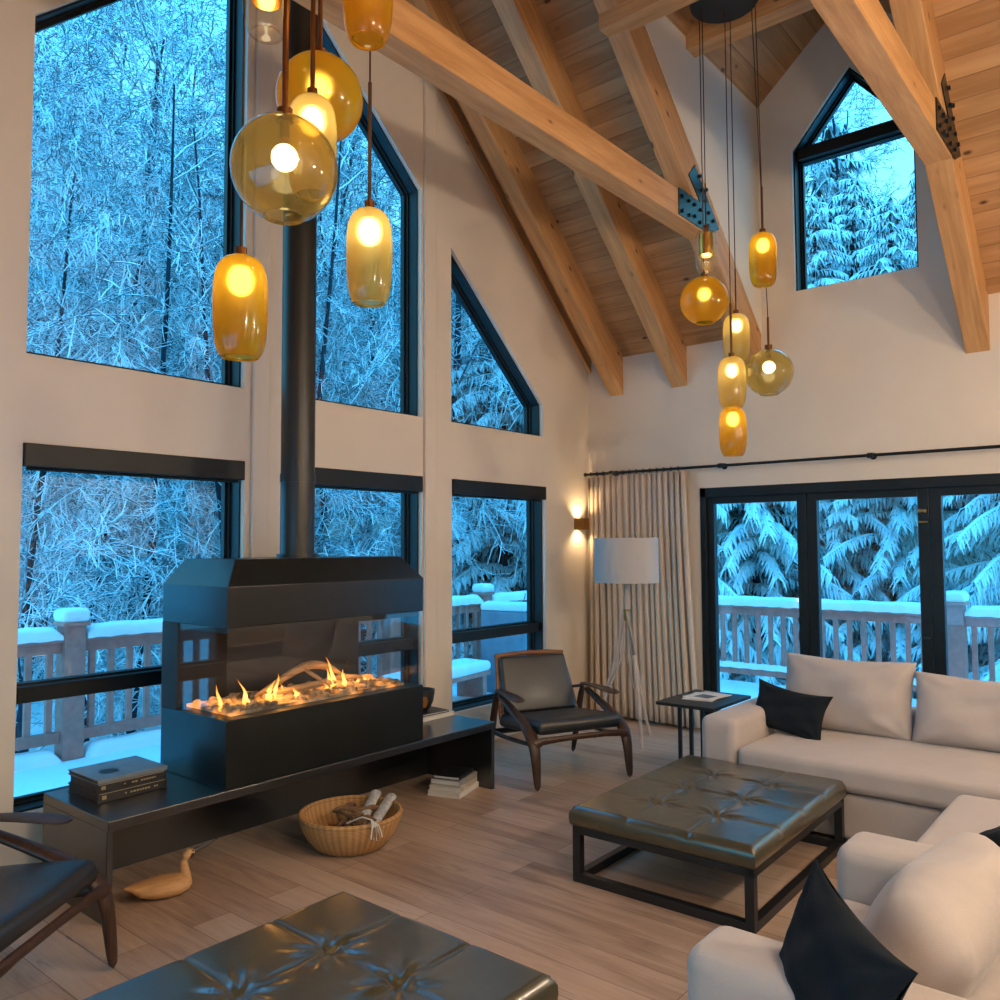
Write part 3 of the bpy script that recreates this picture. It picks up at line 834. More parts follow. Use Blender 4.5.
def chandelier(label, center, canopy_z, canopy_r, pend, power, stem_top):
    t = thing('cluster_chandelier', label, 'chandelier', (center[0], center[1], canopy_z))
    m = MB(); m.lathe([(0,.03),(canopy_r*.9,.03),(canopy_r,.02),(canopy_r,-.02),(canopy_r*.97,-.03),(0,-.03)], 40); m.obj('canopy', M_black, t, smooth=True)
    m = MB(); m.tube([(0,0,.02),(0,0,stem_top-canopy_z)], .06, 16, up=(0,1,0)); m.obj('mounting_stem', M_black, t, smooth=True)
    for (px, py, dep, kind, col, r, h, by, rod, cr) in pend:
        p = at_depth(px, py, dep)                       # centre top of the glass
        l = V((p.x-center[0], p.y-center[1], p.z-canopy_z))
        lbl = {'amber':'amber frosted glass shade','gold':'pale gold frosted glass shade','smoke':'smoky see-through glass globe','clear':'clear glass shade'}[col]
        m = MB(); m.lathe(prof_pill(r, h) if kind == 'pill' else prof_globe(r), 36)
        g = m.obj('glass_shade', GLASS[col], t, smooth=True, loc=l); g['label'] = lbl
        m = MB(); m.tube([(0,0,-.012),(0,0,.026)], r*(.22 if kind == 'pill' else .16), 16, up=(0,1,0)); m.tube([(0,0,-.07),(0,0,-.01)], .016, 12, up=(0,1,0)); m.obj('socket', M_rod, g, smooth=True)
        br = .042 if col == 'smoke' else .032
        zb = -r*.78 if kind == 'globe' else -h*by
        m = MB(); m.sphere((0,0,zb), br, 16, 12, (1,1,1 if kind == 'globe' else 1.5)); m.obj('bulb', M_bulb2 if col == 'smoke' else M_bulb, g, smooth=True)
        if col == 'clear':
            m = MB(); m.lathe([(.0,-.03),(r*.62,-.035),(r*.68,-h*.4),(r*.6,-h*.62)], 24); m.obj('gold_liner', M_goldin, g, smooth=True)
        # rod, then cable up to the canopy
        k = min(1, cr*.0)
        top = V((max(-canopy_r*.8, min(canopy_r*.8, l.x)), max(-canopy_r*.8, min(canopy_r*.8, l.y)), -.02))
        tp = V((l.x, l.y, -.02)) if (l.xy.length < canopy_r*.93) else V((l.x, l.y, 0)).normalized()*canopy_r*.9 + V((0,0,-.02))
        m = MB(); m.tube([l+V((0,0,.02)), l+V((0,0,.02+rod))], cr, 10, up=(0,1,0)); m.obj('rod', M_rod if cr > .007 else M_cord, t, smooth=True)
        m = MB(); m.tube([l+V((0,0,.02+rod)), tp], .0034, 6, up=(0,1,0)); m.obj('cord', M_cord, t, smooth=True)
        if power: add_light('pendant_light', 'POINT', p + V((0,0,zb)), power*(1.4 if col in ('smoke','clear') else 1), (1, .66, .34), br, t)
    return t
#          px   py   depth kind   glass   r     h    bulb rod  rodradius
c1 = [(241, 256, 2.65, 'pill', 'amber', .086, .330, .26, .30, .005),
      (285, 118, 2.62, 'globe', 'smoke', .166, .33, .5, .60, .010),
      (369.5, 209, 2.80, 'pill', 'gold', .078, .325, .26, .42, .0065),
      (368, -70, 2.60, 'pill', 'amber', .080, .36, .30, .30, .005),
      (320, 57, 3.05, 'globe', 'amber', .158, .30, .5, .5, .009),
      (312.5, 97, 2.72, 'pill', 'gold', .080, .33, .27, .45, .008),
      (267, -52, 2.75, 'pill', 'clear', .078, .30, .35, .3, .005)]
cc1 = at_depth(305, 100, 2.72)
chandelier('near chandelier of seven glass pendants hanging left by the flue pipe', (cc1.x, cc1.y), 5.30, .30, c1, 12, roofz(cc1.x)+.0)
c2 = [(706, 229, 5.70, 'pill', 'clear', .078, .30, .45, .30, .005),
      (704, 277, 5.78, 'globe', 'amber', .168, .33, .5, .25, .005),
      (762.5, 233, 5.62, 'pill', 'amber', .093, .36, .26, .30, .008),
      (736, 314, 5.80, 'pill', 'gold', .092, .34, .26, .30, .005),
      (768.5, 349, 5.66, 'globe', 'smoke', .162, .33, .5, .20, .008),
      (731.5, 357, 5.66, 'pill', 'gold', .095, .35, .28, .35, .008),
      (732.5, 407, 5.74, 'pill', 'amber', .094, .34, .26, .25, .005)]
cc2 = at_depth(724, 3, 5.72)
chandelier('far chandelier of seven glass pendants hanging by the dormer', (cc2.x, cc2.y), cc2.z+.03, .235, c2, 10, DE+(DY0-cc2.y)*ds)

# floor lamp
t = thing('floor_lamp', 'tripod floor lamp with a wide pale drum shade before the curtain', 'floor lamp', (-.80, -.90, 0))
m = MB(); m.lathe([(.272,1.325),(.272,1.70)], 48); m.lathe([(.268,1.325),(.268,1.70)], 48); m.lathe([(.268,1.70),(.272,1.70)], 48); m.lathe([(.268,1.325),(.272,1.325)], 48)
m.obj('drum_shade', M_shade, t, smooth=True)
M_pale = wood('whitewashed_ash', (.36,.27,.21), (.58,.47,.39), 2, False, .7, 2)
m = MB(); m.tube([(0,0,.98),(0,0,1.36)], .022, 12, up=(0,1,0)); m.tube([(0,0,1.05),(0,0,1.2)], .03, 12, up=(0,1,0)); m.obj('stem', M_pale, t, smooth=True)
m = MB(); m.tube([(0,0,1.0),(0,0,1.10)], .033, 12, up=(0,1,0)); m.obj('collar', M_brass, t, smooth=True)
for a in (radians(232), radians(352), radians(112)):
    m = MB(); m.tube([(.02*cos(a), .02*sin(a), 1.08), (.09*cos(a+.25), .09*sin(a+.25), .72), (.20*cos(a+.1), .20*sin(a+.1), .33), (.29*cos(a), .29*sin(a), 0)], [.020,.018,.017,.014], 9); m.obj('leg', M_pale, t, smooth=True)
    m = MB(); m.tube([(.02*cos(a+.5), .02*sin(a+.5), 1.05), (.06*cos(a+1.2), .06*sin(a+1.2), .75), (.17*cos(a+.35), .17*sin(a+.35), .40)], [.011,.010,.008], 7); m.obj('brace', M_pale, t, smooth=True)
for a in (0, 2*pi/3, 4*pi/3):
    m = MB(); m.tube([(0,0,1.35),(.268*cos(a),.268*sin(a),1.35)], .004, 6); m.obj('shade_arm', M_brass, t)

# ------------------------------------------------------------------ curtain and rod
t = thing('curtain_rod', 'long thin black curtain rod with rings across the right wall', 'curtain rod', (-.09, 0, 2.335))
m = MB(); m.tube([(0,-.03,0),(0,-5.2,0)], .0125, 12); m.obj('rod', M_black, t, smooth=True)
for y in (-.32, -1.44, -2.69, -3.9, -5.1):
    m = MB(); m.tube([(0,y,0),(.088,y,0)], .008, 8); m.tube([(.08,y,0),(.09,y,0)], .028, 12); m.obj('bracket', M_black, t, smooth=True)
    m = MB(); m.tube([(0,y-.02,0),(0,y+.02,0)], .021, 12); m.obj('collar', M_black, t, smooth=True)
m = MB(); m.sphere((0,-.02,0), .02); m.obj('finial', M_black, t, smooth=True)
t = thing('curtain', 'floor-length pleated flax curtain drawn back beside the glass door', 'curtain', (-.09, -.05, 0))
m = MB()
n = 190; rows = 14
vs = []
for j in range(rows+1):
    q = j/rows; z = .025 + q*(2.305-.025)
    amp0 = .022 + .016*(1-q); wid = 1.06 + .10*(1-q)**1.5
    for i in range(n+1):
        s = i/n; ph = s*2*pi*17 + .9*sin(s*9) 
        amp = amp0*(.5+.7*abs(sin(s*7.3+1))*abs(cos(s*3.1)))
        x = amp*sin(ph) + .012*sin(s*31 + (1-q)*2.5) - .01*(1-q)
        y = -wid*s + .012*sin(2*ph)
        vs.append((x, y, z))
fs = [(j*(n+1)+i, j*(n+1)+i+1, (j+1)*(n+1)+i+1, (j+1)*(n+1)+i) for j in range(rows) for i in range(n)]
m.add(vs, fs); o = m.obj('drape', M_curtain, t, smooth=True, angle=180); sd = o.modifiers.new('thick', 'SOLIDIFY'); sd.thickness = .004
for k in range(14):
    m = MB(); y = -.03 - k*.073
    m.tube([(.019*cos(a), y, .019*sin(a)+2.335) for a in [2*pi*i/14 for i in range(15)]], .0032, 6, False, up=(0,1,0)); m.obj('ring', M_black, t, smooth=True)

# ------------------------------------------------------------------ soft furniture
def rbox(m, hx, hy, hz, r, n=10, puff=(0,0,0), c=(0,0,0), M=None, noise=0, seed=0, topslope=0):
    """rounded box with puffed faces"""
    def lin(h):
        k = [-h, -h+r*.3, -h+r*.7, -h+r]
        inner = [(-h+r) + (2*(h-r))*i/n for i in range(1, n)]
        return k + inner + [h-r, h-r*.7, h-r*.3, h]
    rs = random.Random(seed); ph = [rs.uniform(0, 6.28) for _ in range(8)]
    def mp(p):
        q = [max(-h+r, min(h-r, v)) for v, h in zip(p, (hx, hy, hz))]
        d = V([a-b for a, b in zip(p, q)])
        if d.length > 1e-9: d = d.normalized()*r
        o = V(q) + d
        u, v, w = o.x/hx, o.y/hy, o.z/hz
        bx = (1-v*v)*(1-w*w); by = (1-u*u)*(1-w*w); bz = (1-u*u)*(1-v*v)
        o.x += puff[0]*u*max(0,bx); o.y += puff[1]*v*max(0,by); o.z += puff[2]*w*max(0,bz)
        if noise:
            o.z += noise*(sin(u*3.1+ph[0])*sin(v*2.3+ph[1]) + .5*sin(u*6+v*4+ph[2]))*.7
            o.y += noise*(sin(u*2.7+w*2+ph[3]) + .5*sin(w*5+ph[4]))*.5
            o.x += noise*(sin(v*2.9+w*2.2+ph[5]))*.5
        o = o + V(c)
        return M @ o if M is not None else o
    X, Y, Z = lin(hx), lin(hy), lin(hz)
    def grid(A, B, fn, flip):
        vs = [mp(fn(a, b)) for a in A for b in B]; nb = len(B)
        fs = []
        for i in range(len(A)-1):
            for j in range(nb-1):
                q = (i*nb+j, i*nb+j+1, (i+1)*nb+j+1, (i+1)*nb+j); fs.append(q if flip else q[::-1])
        m.add(vs, fs)
    grid(X, Y, lambda a, b: (a, b, hz), False); grid(X, Y, lambda a, b: (a, b, -hz), True)
    grid(X, Z, lambda a, b: (a, hy, b), True); grid(X, Z, lambda a, b: (a, -hy, b), False)
    grid(Y, Z, lambda a, b: (hx, a, b), False); grid(Y, Z, lambda a, b: (-hx, a, b), True)

def pillow_mesh(m, w, h, th, seed, pinch=.13, e1=2.6, ex=.55, fold=.007, M=None):
    """square pillow in the local xz plane with pinched corners, seam all round"""
    n = 30; rs = random.Random(seed); ph = [rs.uniform(0, 6.28) for _ in range(9)]
    vs = []; fs = []
    for side in (-1, 1):
        for i in range(n+1):
            for j in range(n+1):
                u = sin(pi/2*(-1 + 2*i/n)); v = sin(pi/2*(-1 + 2*j/n))
                pin = 1 - pinch*(1 - abs(u)**2.2)*abs(v)**3; pin2 = 1 - pinch*(1 - abs(v)**2.2)*abs(u)**3
                x = u*w/2*pin2; z = v*h/2*pin
                tt = th/2*max(0, (1-abs(u)**e1)*(1-abs(v)**e1))**ex
                y = side*tt*(1 + .12*sin(3*u+ph[0])*sin(3*v+ph[1])) + .010*sin(2.2*u+ph[2])
                b = (1-u*u)*(1-v*v)
                y += side*fold*b*(sin(7*u+3*v+ph[3]) + .8*sin(4*u-9*v+ph[4]) + .6*sin(13*u*v+ph[5]+4*u))
                # creases running in from the corners
                for k, (cu, cv) in enumerate(((-1,-1),(1,-1),(-1,1),(1,1))):
                    du, dv = u-cu, v-cv; r = math.hypot(du, dv); a = atan2(dv, du)
                    y += side*fold*.9*sin(9*a+ph[k])*math.exp(-((r-.45)/.3)**2)
                z -= .03*h*(1-abs(u))*max(0, v)
                vs.append((x, y, z))
    if M is not None: vs = [M @ V(p) for p in vs]
    N = (n+1)**2
    for sd in (0, 1):
        for i in range(n):
            for j in range(n):
                q = (sd*N+i*(n+1)+j, sd*N+i*(n+1)+j+1, sd*N+(i+1)*(n+1)+j+1, sd*N+(i+1)*(n+1)+j); fs.append(q if sd else q[::-1])
    m.add(vs, fs)
def throw_pillow(label, loc, rot, w, h, th, seed=0, group='dark throw pillows', mat=None, center=False):
    m = MB(); pillow_mesh(m, w, h, th, seed, M=None if center else Matrix.Translation((0,0,h/2)))
    o = m.obj('throw_pillow', mat or M_navy, smooth=True, merge=True, loc=loc, rot=rot, angle=180)
    return tag(o, label, 'pillow', group)

def prot(az, lean, roll):
    return (Matrix.Rotation(radians(az), 3, 'Z') @ Matrix.Rotation(radians(lean), 3, 'X') @ Matrix.Rotation(radians(roll), 3, 'Y')).to_euler()
def seat_base(m, x0, x1, y0, y1, z0, z1, r=.03):
    rbox(m, (x1-x0)/2, (y1-y0)/2, (z1-z0)/2, r, 6, (0,0,0), ((x0+x1)/2, (y0+y1)/2, (z0+z1)/2))

# sofa along the glass door, facing -x : built in world axes
t = thing('sofa', 'long oatmeal linen sofa in front of the glass door', 'sofa', (-1.65, -3.6, 0))
SX0, SX1 = -2.20, -1.05; SA0, SA1 = -2.24, -2.475; SYE = -4.95
m = MB(); seat_base(m, SX0+.02, SX1, SYE+.02, SA1+.004, .04, .285, .02); wpart(m, 'base', M_sofa, t, smooth=True)
m = MB(); seat_base(m, SX0, SX1-.1, SA1, SA0, .03, .605, .055); wpart(m, 'armrest', M_sofa, t, smooth=True)
m = MB(); seat_base(m, SX0, SX1-.1, SYE, SYE-.235+.47, .03, .605, .055) if False else seat_base(m, SX0, SX1-.1, SYE-.1, SYE+.02, .03, .605, .04); wpart(m, 'armrest', M_sofa, t, smooth=True)
m = MB(); seat_base(m, SX1-.16, SX1, SYE, SA0-.01, .04, .60, .05); wpart(m, 'backrest', M_sofa, t, smooth=True)
m = MB(); rbox(m, .50, (SA1-.008-SYE-.03)/2, .078, .045, 14, (0,0,.012), (SX0-.01+.50, (SA1-.006+SYE+.03)/2, .290+.08), None, .004, 3); wpart(m, 'seat_cushion', M_sofa, t, smooth=True, angle=180)
def back_cushion(root, cx, cy, z, w, h, th, lean, rz, seed, boxy=False):
    M = Matrix.Translation((cx, cy, z)) @ Matrix.Rotation(rz, 4, 'Z') @ Matrix.Rotation(lean, 4, 'X')
    m = MB()
    if boxy: rbox(m, w/2, th/2, h/2, th*.42, 14, (.012,.05,.02), (0,0,h/2), M, .011, seed)
    else: pillow_mesh(m, w*1.02, h*1.04, th*1.25, seed, .05, 4.5, .5, .006, M @ Matrix.Translation((0,0,h/2)))
    return wpart(m, 'back_cushion', M_sofa, root, smooth=True, merge=True, angle=180)
back_cushion(t, -1.42, -2.85, .45, .80, .47, .17, radians(-17), radians(-90), 5)
back_cushion(t, -1.43, -3.66, .45, .80, .42, .18, radians(-19), radians(-90), 9)
back_cushion(t, -1.42, -4.48, .45, .78, .44, .17, radians(-17), radians(-90), 12)
for y in (-2.35, -4.9):
    for x in (-2.1, -1.2):
        m = MB(); m.box(x-.03, x+.03, y-.03, y+.03, 0, .05); wpart(m, 'foot', M_black, t)
throw_pillow('charcoal pillow slumped against the arm of the sofa by the glass door', (-1.72, -2.575, .447), (radians(-22), radians(6), radians(-97)), .50, .31, .13, 2)

# armchair in the foreground right, facing +y
t = thing('upholstered_armchair', 'oatmeal linen armchair nearest the camera with a leaning back cushion', 'armchair', (-4.18, -4.0, 0))
AX0, AX1 = -4.87, -3.60; AF, AB = -3.50, -4.52
m = MB(); seat_base(m, AX0+.03, AX1-.03, AB, AF-.06, .04, .28, .02); wpart(m, 'base', M_sofa, t, smooth=True)
m = MB(); seat_base(m, AX0, AX0+.235, AB, AF, .03, .585, .06); wpart(m, 'armrest', M_sofa, t, smooth=True)
m = MB(); seat_base(m, AX1-.26, AX1, AB, AF-.07, .03, .585, .06); wpart(m, 'armrest', M_sofa, t, smooth=True)
m = MB(); seat_base(m, AX0+.02, AX1-.02, AB-.02, AB+.15, .04, .66, .05); wpart(m, 'backrest', M_sofa, t, smooth=True)
m = MB(); rbox(m, (AX1-.26-AX0-.235)/2-.004, .38, .065, .04, 10, (0,0,.012), ((AX0+.235+AX1-.26)/2, AF-.09-.38, .285+.068), None, .004, 6); wpart(m, 'seat_cushion', M_sofa, t, smooth=True, angle=180)
back_cushion(t, -4.215, -3.87, .38, .80, .385, .21, radians(34), 0, 17, True)
for y in (AF-.15, AB+.1):
    for x in (AX0+.1, AX1-.1):
        m = MB(); m.box(x-.03, x+.03, y-.03, y+.03, 0, .05); wpart(m, 'foot', M_black, t)
throw_pillow('charcoal pillow propped on the arm of the armchair nearest the camera', at_depth(826, 985, 2.00), prot(54, 22, 76), .42, .42, .13, 7, center=True)

# armless chaise right of it
t = thing('chaise_seat', 'oatmeal linen chaise seat between the armchair and the sofa', 'chaise', (-3.1, -4.3, 0))
CX0, CX1, CF, CB = -3.59, -2.40, -3.68, -5.3
m = MB(); seat_base(m, CX0+.02, CX1-.02, CB, CF-.02, .04, .30, .02); wpart(m, 'base', M_sofa, t, smooth=True)
m = MB(); rbox(m, (CX1-CX0)/2, (CF-CB)/2-.1, .078, .05, 12, (0,0,.012), ((CX0+CX1)/2, CF-(CF-CB)/2+.1, .305+.078), None, .003, 8); wpart(m, 'seat_cushion', M_sofa, t, smooth=True, angle=180)
m = MB(); seat_base(m, CX0, CX1, CB-.15, CB+.05, .04, .75, .06); wpart(m, 'backrest', M_sofa, t, smooth=True)
for y in (CF-.12, CB+.1):
    for x in (CX0+.1, CX1-.1):
        m = MB(); m.box(x-.03, x+.03, y-.03, y+.03, 0, .05); wpart(m, 'foot', M_black, t)
throw_pillow('charcoal pillow lying flat on the chaise seat at the right edge', (-3.02, -4.10, .50), (radians(66), 0, radians(-28)), .46, .44, .15, 11, center=True)

# ottomans with square tufted leather tops
def ottoman(label, c, rz, lx, ly, H=.375, th=.095):
    t = thing('tufted_ottoman', label, 'ottoman', (c[0], c[1], 0), rz, 'tufted leather ottomans')
    nx, ny = 4, 3
    res = 30
    hx, hy = lx/2, ly/2
    sx, sy = lx/nx, ly/ny
    NX, NY = nx*res, ny*res
    def hgt(x, y):
        u = (x+hx)/sx; v = (y+hy)/sy
        du = min(abs(u-round(u)) if 0 < round(u) < nx else 9, 9)*sx
        dv = min(abs(v-round(v)) if 0 < round(v) < ny else 9, 9)*sy
        z = 0
        for d in (du, dv):
            if d < .1: z -= .0055*math.exp(-(d/.005)**2) + .0025*math.exp(-(d/.035)**2)
        # button wells
        iu = max(1, min(nx-1, round(u))); iv = max(1, min(ny-1, round(v)))
        bx, by = iu*sx-hx, iv*sy-hy
        r = math.hypot(x-bx, y-by); a = atan2(y-by, x-bx)
        z -= .016*math.exp(-(r/.033)**2)
        z += .0042*math.exp(-((r-.065)/.055)**2)*(cos(9*a+iu*2.1+iv)+.6*cos(14*a+iu+iv*3))
        e = min(hx-abs(x), hy-abs(y))
        z -= .022*max(0, 1-e/.022)**2
        return z
    m = MB(); vs = []; fs = []
    X = [-hx + lx*i/NX for i in range(NX+1)]; Y = [-hy + ly*j/NY for j in range(NY+1)]
    for x in X:
        for y in Y:
            e = 0
            vs.append((x, y, H + hgt(x, y)))
    for i in range(NX):
        for j in range(NY): fs.append((i*(NY+1)+j, (i+1)*(NY+1)+j, (i+1)*(NY+1)+j+1, i*(NY+1)+j+1))
    # sides
    per = [(i, 0) for i in range(NX)] + [(NX, j) for j in range(NY)] + [(i, NY) for i in range(NX, 0, -1)] + [(0, j) for j in range(NY, 0, -1)]
    o0 = len(vs); P = len(per)
    for zz_, out in ((H-.035, .006), (H-.06, .007), (H-th+.008, .004), (H-th, -.004)):
        for i, j in per:
            x, y = X[i], Y[j]
            nxv = (1 if i == NX else -1 if i == 0 else 0); nyv = (1 if j == NY else -1 if j == 0 else 0)
            vs.append((x+nxv*out, y+nyv*out, zz_))
    for k in range(P):
        a = per[k][0]*(NY+1)+per[k][1]; b = per[(k+1)%P][0]*(NY+1)+per[(k+1)%P][1]
        fs.append((a, b, o0+(k+1)%P, o0+k))
        for r in range(3):
            fs.append((o0+r*P+k, o0+r*P+(k+1)%P, o0+(r+1)*P+(k+1)%P, o0+(r+1)*P+k))
    fs.append(tuple(o0+3*P+k for k in range(P)))
    m.add(vs, fs); m.obj('leather_top', M_olive, t, smooth=True, angle=60)
    for i in range(1, nx):
        for j in range(1, ny):
            b = MB(); b.sphere((i*sx-hx, j*sy-hy, H-.028), .013, 12, 8, (1,1,.55)); b.obj('button', M_olive, t, smooth=True)
    q = .042; ix, iy = hx-.006, hy-.006
    b = MB()
    for s in (-1, 1):
        b.box(-ix, ix, s*iy, s*(iy-q), H-th-.038, H-th-.002); b.box(s*ix, s*(ix-q), -iy, iy, H-th-.038, H-th-.002)
    b.obj('top_frame', M_frame, t, bevel=.002)
    for s in (-1, 1):
        b = MB(); b.box(-ix+q, ix-q, s*iy, s*(iy-q), 0, q); b.obj('runner', M_frame, t, bevel=.002)
        b = MB(); b.box(s*ix, s*(ix-q), -iy+q, iy-q, 0, q); b.obj('runner', M_frame, t, bevel=.002)
        for s2 in (-1, 1):
            b = MB(); b.box(s*ix, s*(ix-q), s2*iy, s2*(iy-q), 0, H-th-.038); b.obj('leg', M_frame, t, bevel=.002)
    return t
ottoman('olive leather tufted ottoman between the armchair and the sofa, standing on a black steel frame', (-2.85, -2.645), radians(1), 1.28, .93, .365)
ottoman('olive leather tufted ottoman cut off by the bottom edge of the picture', (-5.51, -2.60), 0, 1.30, .97)

# side table
t = thing('side_table', 'small black side table between the curtain and the sofa arm', 'side table', (-1.58, -1.975, 0))
SH = .585
m = MB(); m.box(-.30, .30, -.21, .21, SH-.022, SH); m.obj('tabletop', M_frame, t, bevel=.003)
for (x, y) in ((-.03,.17),(-.03,.085),(-.03,.0)):
    m = MB(); m.box(x-.011, x+.011, y-.011, y+.011, .012, SH-.02); m.obj('leg', M_frame, t)
m = MB(); m.box(-.27, .27, -.2, .2, 0, .014); m.obj('foot_plate', M_frame, t, bevel=.002)
for k, (dx, dy, rz, lab) in enumerate([(.03,.02,.12,'magazine lying flat underneath on the black side table'),(.05,.0,-.15,'white magazine on top on the black side table')]):
    tt = thing('magazine', lab, 'magazine', (-1.58+dx, -1.975+dy, SH+.0005+.0065*k), rz, 'magazines on the side table')
    m = MB(); m.box(-.14,.14,-.105,.105,0,.006); m.obj('pages', M_white, tt, bevel=.001)
    m = MB(); m.box(-.10,.02,-.07,.05,.006,.0064); m.obj('cover_picture', M_greycover, tt)

# ------------------------------------------------------------------ lounge chairs
def lounge_chair(label, loc, rz):
    t = thing('lounge_chair', label, 'armchair', loc, rz, 'walnut lounge chairs')
    W = .325
    for s in (-1, 1):
        x = s*W
        m = MB()   # front leg bending back into the strut that carries the arm
        P = [(x,-.40,0),(x,-.385,.12),(x,-.372,.24),(x,-.345,.325),(x,-.27,.385),(x,-.12,.445),(x,.05,.505),(x,.21,.555)]
        m.tube(P, 0, 12, ell=[(.018,.022),(.022,.028),(.026,.034),(.029,.043),(.028,.042),(.022,.036),(.020,.03),(.019,.026)], up=(1,0,0)); m.obj('front_leg', M_walnut, t, smooth=True, subsurf=1)
        m = MB(); P = [(x,.40,0),(x,.355,.16),(x,.315,.32),(x,.275,.46),(x,.235,.575)]
        m.tube(P, 0, 12, ell=[(.017,.018),(.020,.022),(.022,.027),(.020,.024),(.018,.021)], up=(1,0,0)); m.obj('rear_leg', M_walnut, t, smooth=True, subsurf=1)
        m = MB(); P = [(x,.27,.575),(x+s*.004,.17,.582),(x+s*.01,.02,.584),(x+s*.018,-.10,.578),(x+s*.02,-.17,.57),(x+s*.02,-.205,.565)]
        m.tube(P, 0, 14, ell=[(.012,.022),(.012,.030),(.012,.044),(.011,.056),(.010,.048),(.006,.022)], up=(1,0,0)); m.obj('arm_paddle', M_walnut, t, smooth=True, subsurf=1)
        m = MB(); m.tube([(x,-.355,.30),(x,-.1,.275),(x,.12,.262),(x,.33,.258)], 0, 10, ell=[(.013,.024)]*4, up=(1,0,0)); m.obj('side_rail', M_walnut, t, smooth=True)
    m = MB(); P = [(-W,-.362,.30),(-W*.86,-.365,.322),(-W*.5,-.366,.328),(0,-.366,.33),(W*.5,-.366,.328),(W*.86,-.365,.322),(W,-.362,.30)]
    m.tube(P, 0, 10, ell=[(.018,.034),(.016,.026),(.015,.021),(.015,.02),(.015,.021),(.016,.026),(.018,.034)]); m.obj('front_rail', M_walnut, t, smooth=True)
    m = MB(); m.tube([(-W,.32,.258),(W,.32,.258)], 0, 10, ell=[(.014,.022)]*2); m.obj('rear_rail', M_walnut, t, smooth=True)
    Ms = Matrix.Translation((0,-.03,.375)) @ Matrix.Rotation(radians(-6), 4, 'X')
    m = MB(); rbox(m, .295, .33, .048, .035, 10, (0,.01,.014), (0,0,0), Ms, .002, 3); m.obj('seat_cushion', M_chairleather, t, smooth=True, angle=180)
    Mb = Matrix.Translation((0,.245,.36)) @ Matrix.Rotation(radians(-21), 4, 'X')
    m = MB(); H = .47
    vs = []
    for k in range(2):
        pass
    rbox(m, .25, .028, .215, .022, 10, (0,.012,0), (0,-.02,.245), Mb, .001, 4); m.v = [(p[0]*(1.10-.25*max(0,(p[2]-.36))), p[1], p[2]) for p in m.v]
    m.obj('back_pad', M_chairleather, t, smooth=True, angle=180)
    m = MB(); tl = lambda x, z: tuple(Mb @ V((x, .012, z)))
    for s in (-1, 1):
        m = MB(); m.tube([tl(s*.285,.0), tl(s*.272,.25), tl(s*.247,.47)], 0, 8, ell=[(.014,.018)]*3, up=(1,0,0)); m.obj('back_stile', M_walnut2, t, smooth=True)
    m = MB(); m.tube([tl(-.262,.475), tl(-.13,.488), tl(0,.492), tl(.13,.488), tl(.262,.475)], 0, 10, ell=[(.016,.020)]*5); m.obj('top_rail', M_walnut2, t, smooth=True)
    m = MB(); m.tube([tl(-.28,.02), tl(.28,.02)], 0, 8, ell=[(.012,.016)]*2); m.obj('lower_back_rail', M_walnut2, t, smooth=True)
    for s in (-1, 1):
        m = MB(); m.tube([tl(s*.268,.20), (s*W,.245,.56)], .012, 8); m.obj('back_dowel', M_walnut, t, smooth=True)
    return t
lc = lounge_chair('black leather walnut lounge chair right of the bench, before the tall window', (-1.94, -.98, 0), radians(-25))
lc.scale = (1.13, 1.0, .99)
dup(lc, (-5.86, -1.20, 0), radians(37), 'black leather walnut lounge chair cut off by the left picture edge')

# ------------------------------------------------------------------ outdoors: deck, railings, snow
DZ = -.10
def noise2(x, y, s): return sin(x*1.7+s)*cos(y*1.3-s*2) + .5*sin(x*3.9+y*2.7+s*3) + .25*sin(x*8.1-y*7.3+s)
m = MB(); m.box(-12, 3.25, .23, 2.85, DZ-.3, DZ-.06); m.box(.23, 3.25, -9, .23, DZ-.3, DZ-.06)
tag(m.obj('deck_boards', M_deckwood), 'wooden deck around the house under deep snow', 'deck')
def sheet(name, x0, x1, y0, y1, nx, ny, fz, base, label, cat='snow'):
    m = MB(); vs = []; fs = []
    for i in range(nx+1):
        for j in range(ny+1):
            x = x0+(x1-x0)*i/nx; y = y0+(y1-y0)*j/ny; vs.append((x, y, fz(x, y)))
    for i in range(nx):
        for j in range(ny): fs.append((i*(ny+1)+j, (i+1)*(ny+1)+j, (i+1)*(ny+1)+j+1, i*(ny+1)+j+1))
    m.add(vs, fs); o = m.obj(name, M_snow, smooth=True, angle=180)
    return tag(o, label, cat, None, 'stuff')
sheet('deck_snow', -12, 3.2, .23, 2.8, 150, 30, lambda x, y: DZ + .012*noise2(x*1.2, y*1.2, 1), 0, 'smooth snow lying on the deck beyond the gable windows')
sheet('deck_snow', .23, 3.2, -9, .225, 30, 90, lambda x, y: DZ + .012*noise2(x*1.2, y*1.2, 2), 0, 'smooth snow lying on the deck beyond the glass door')

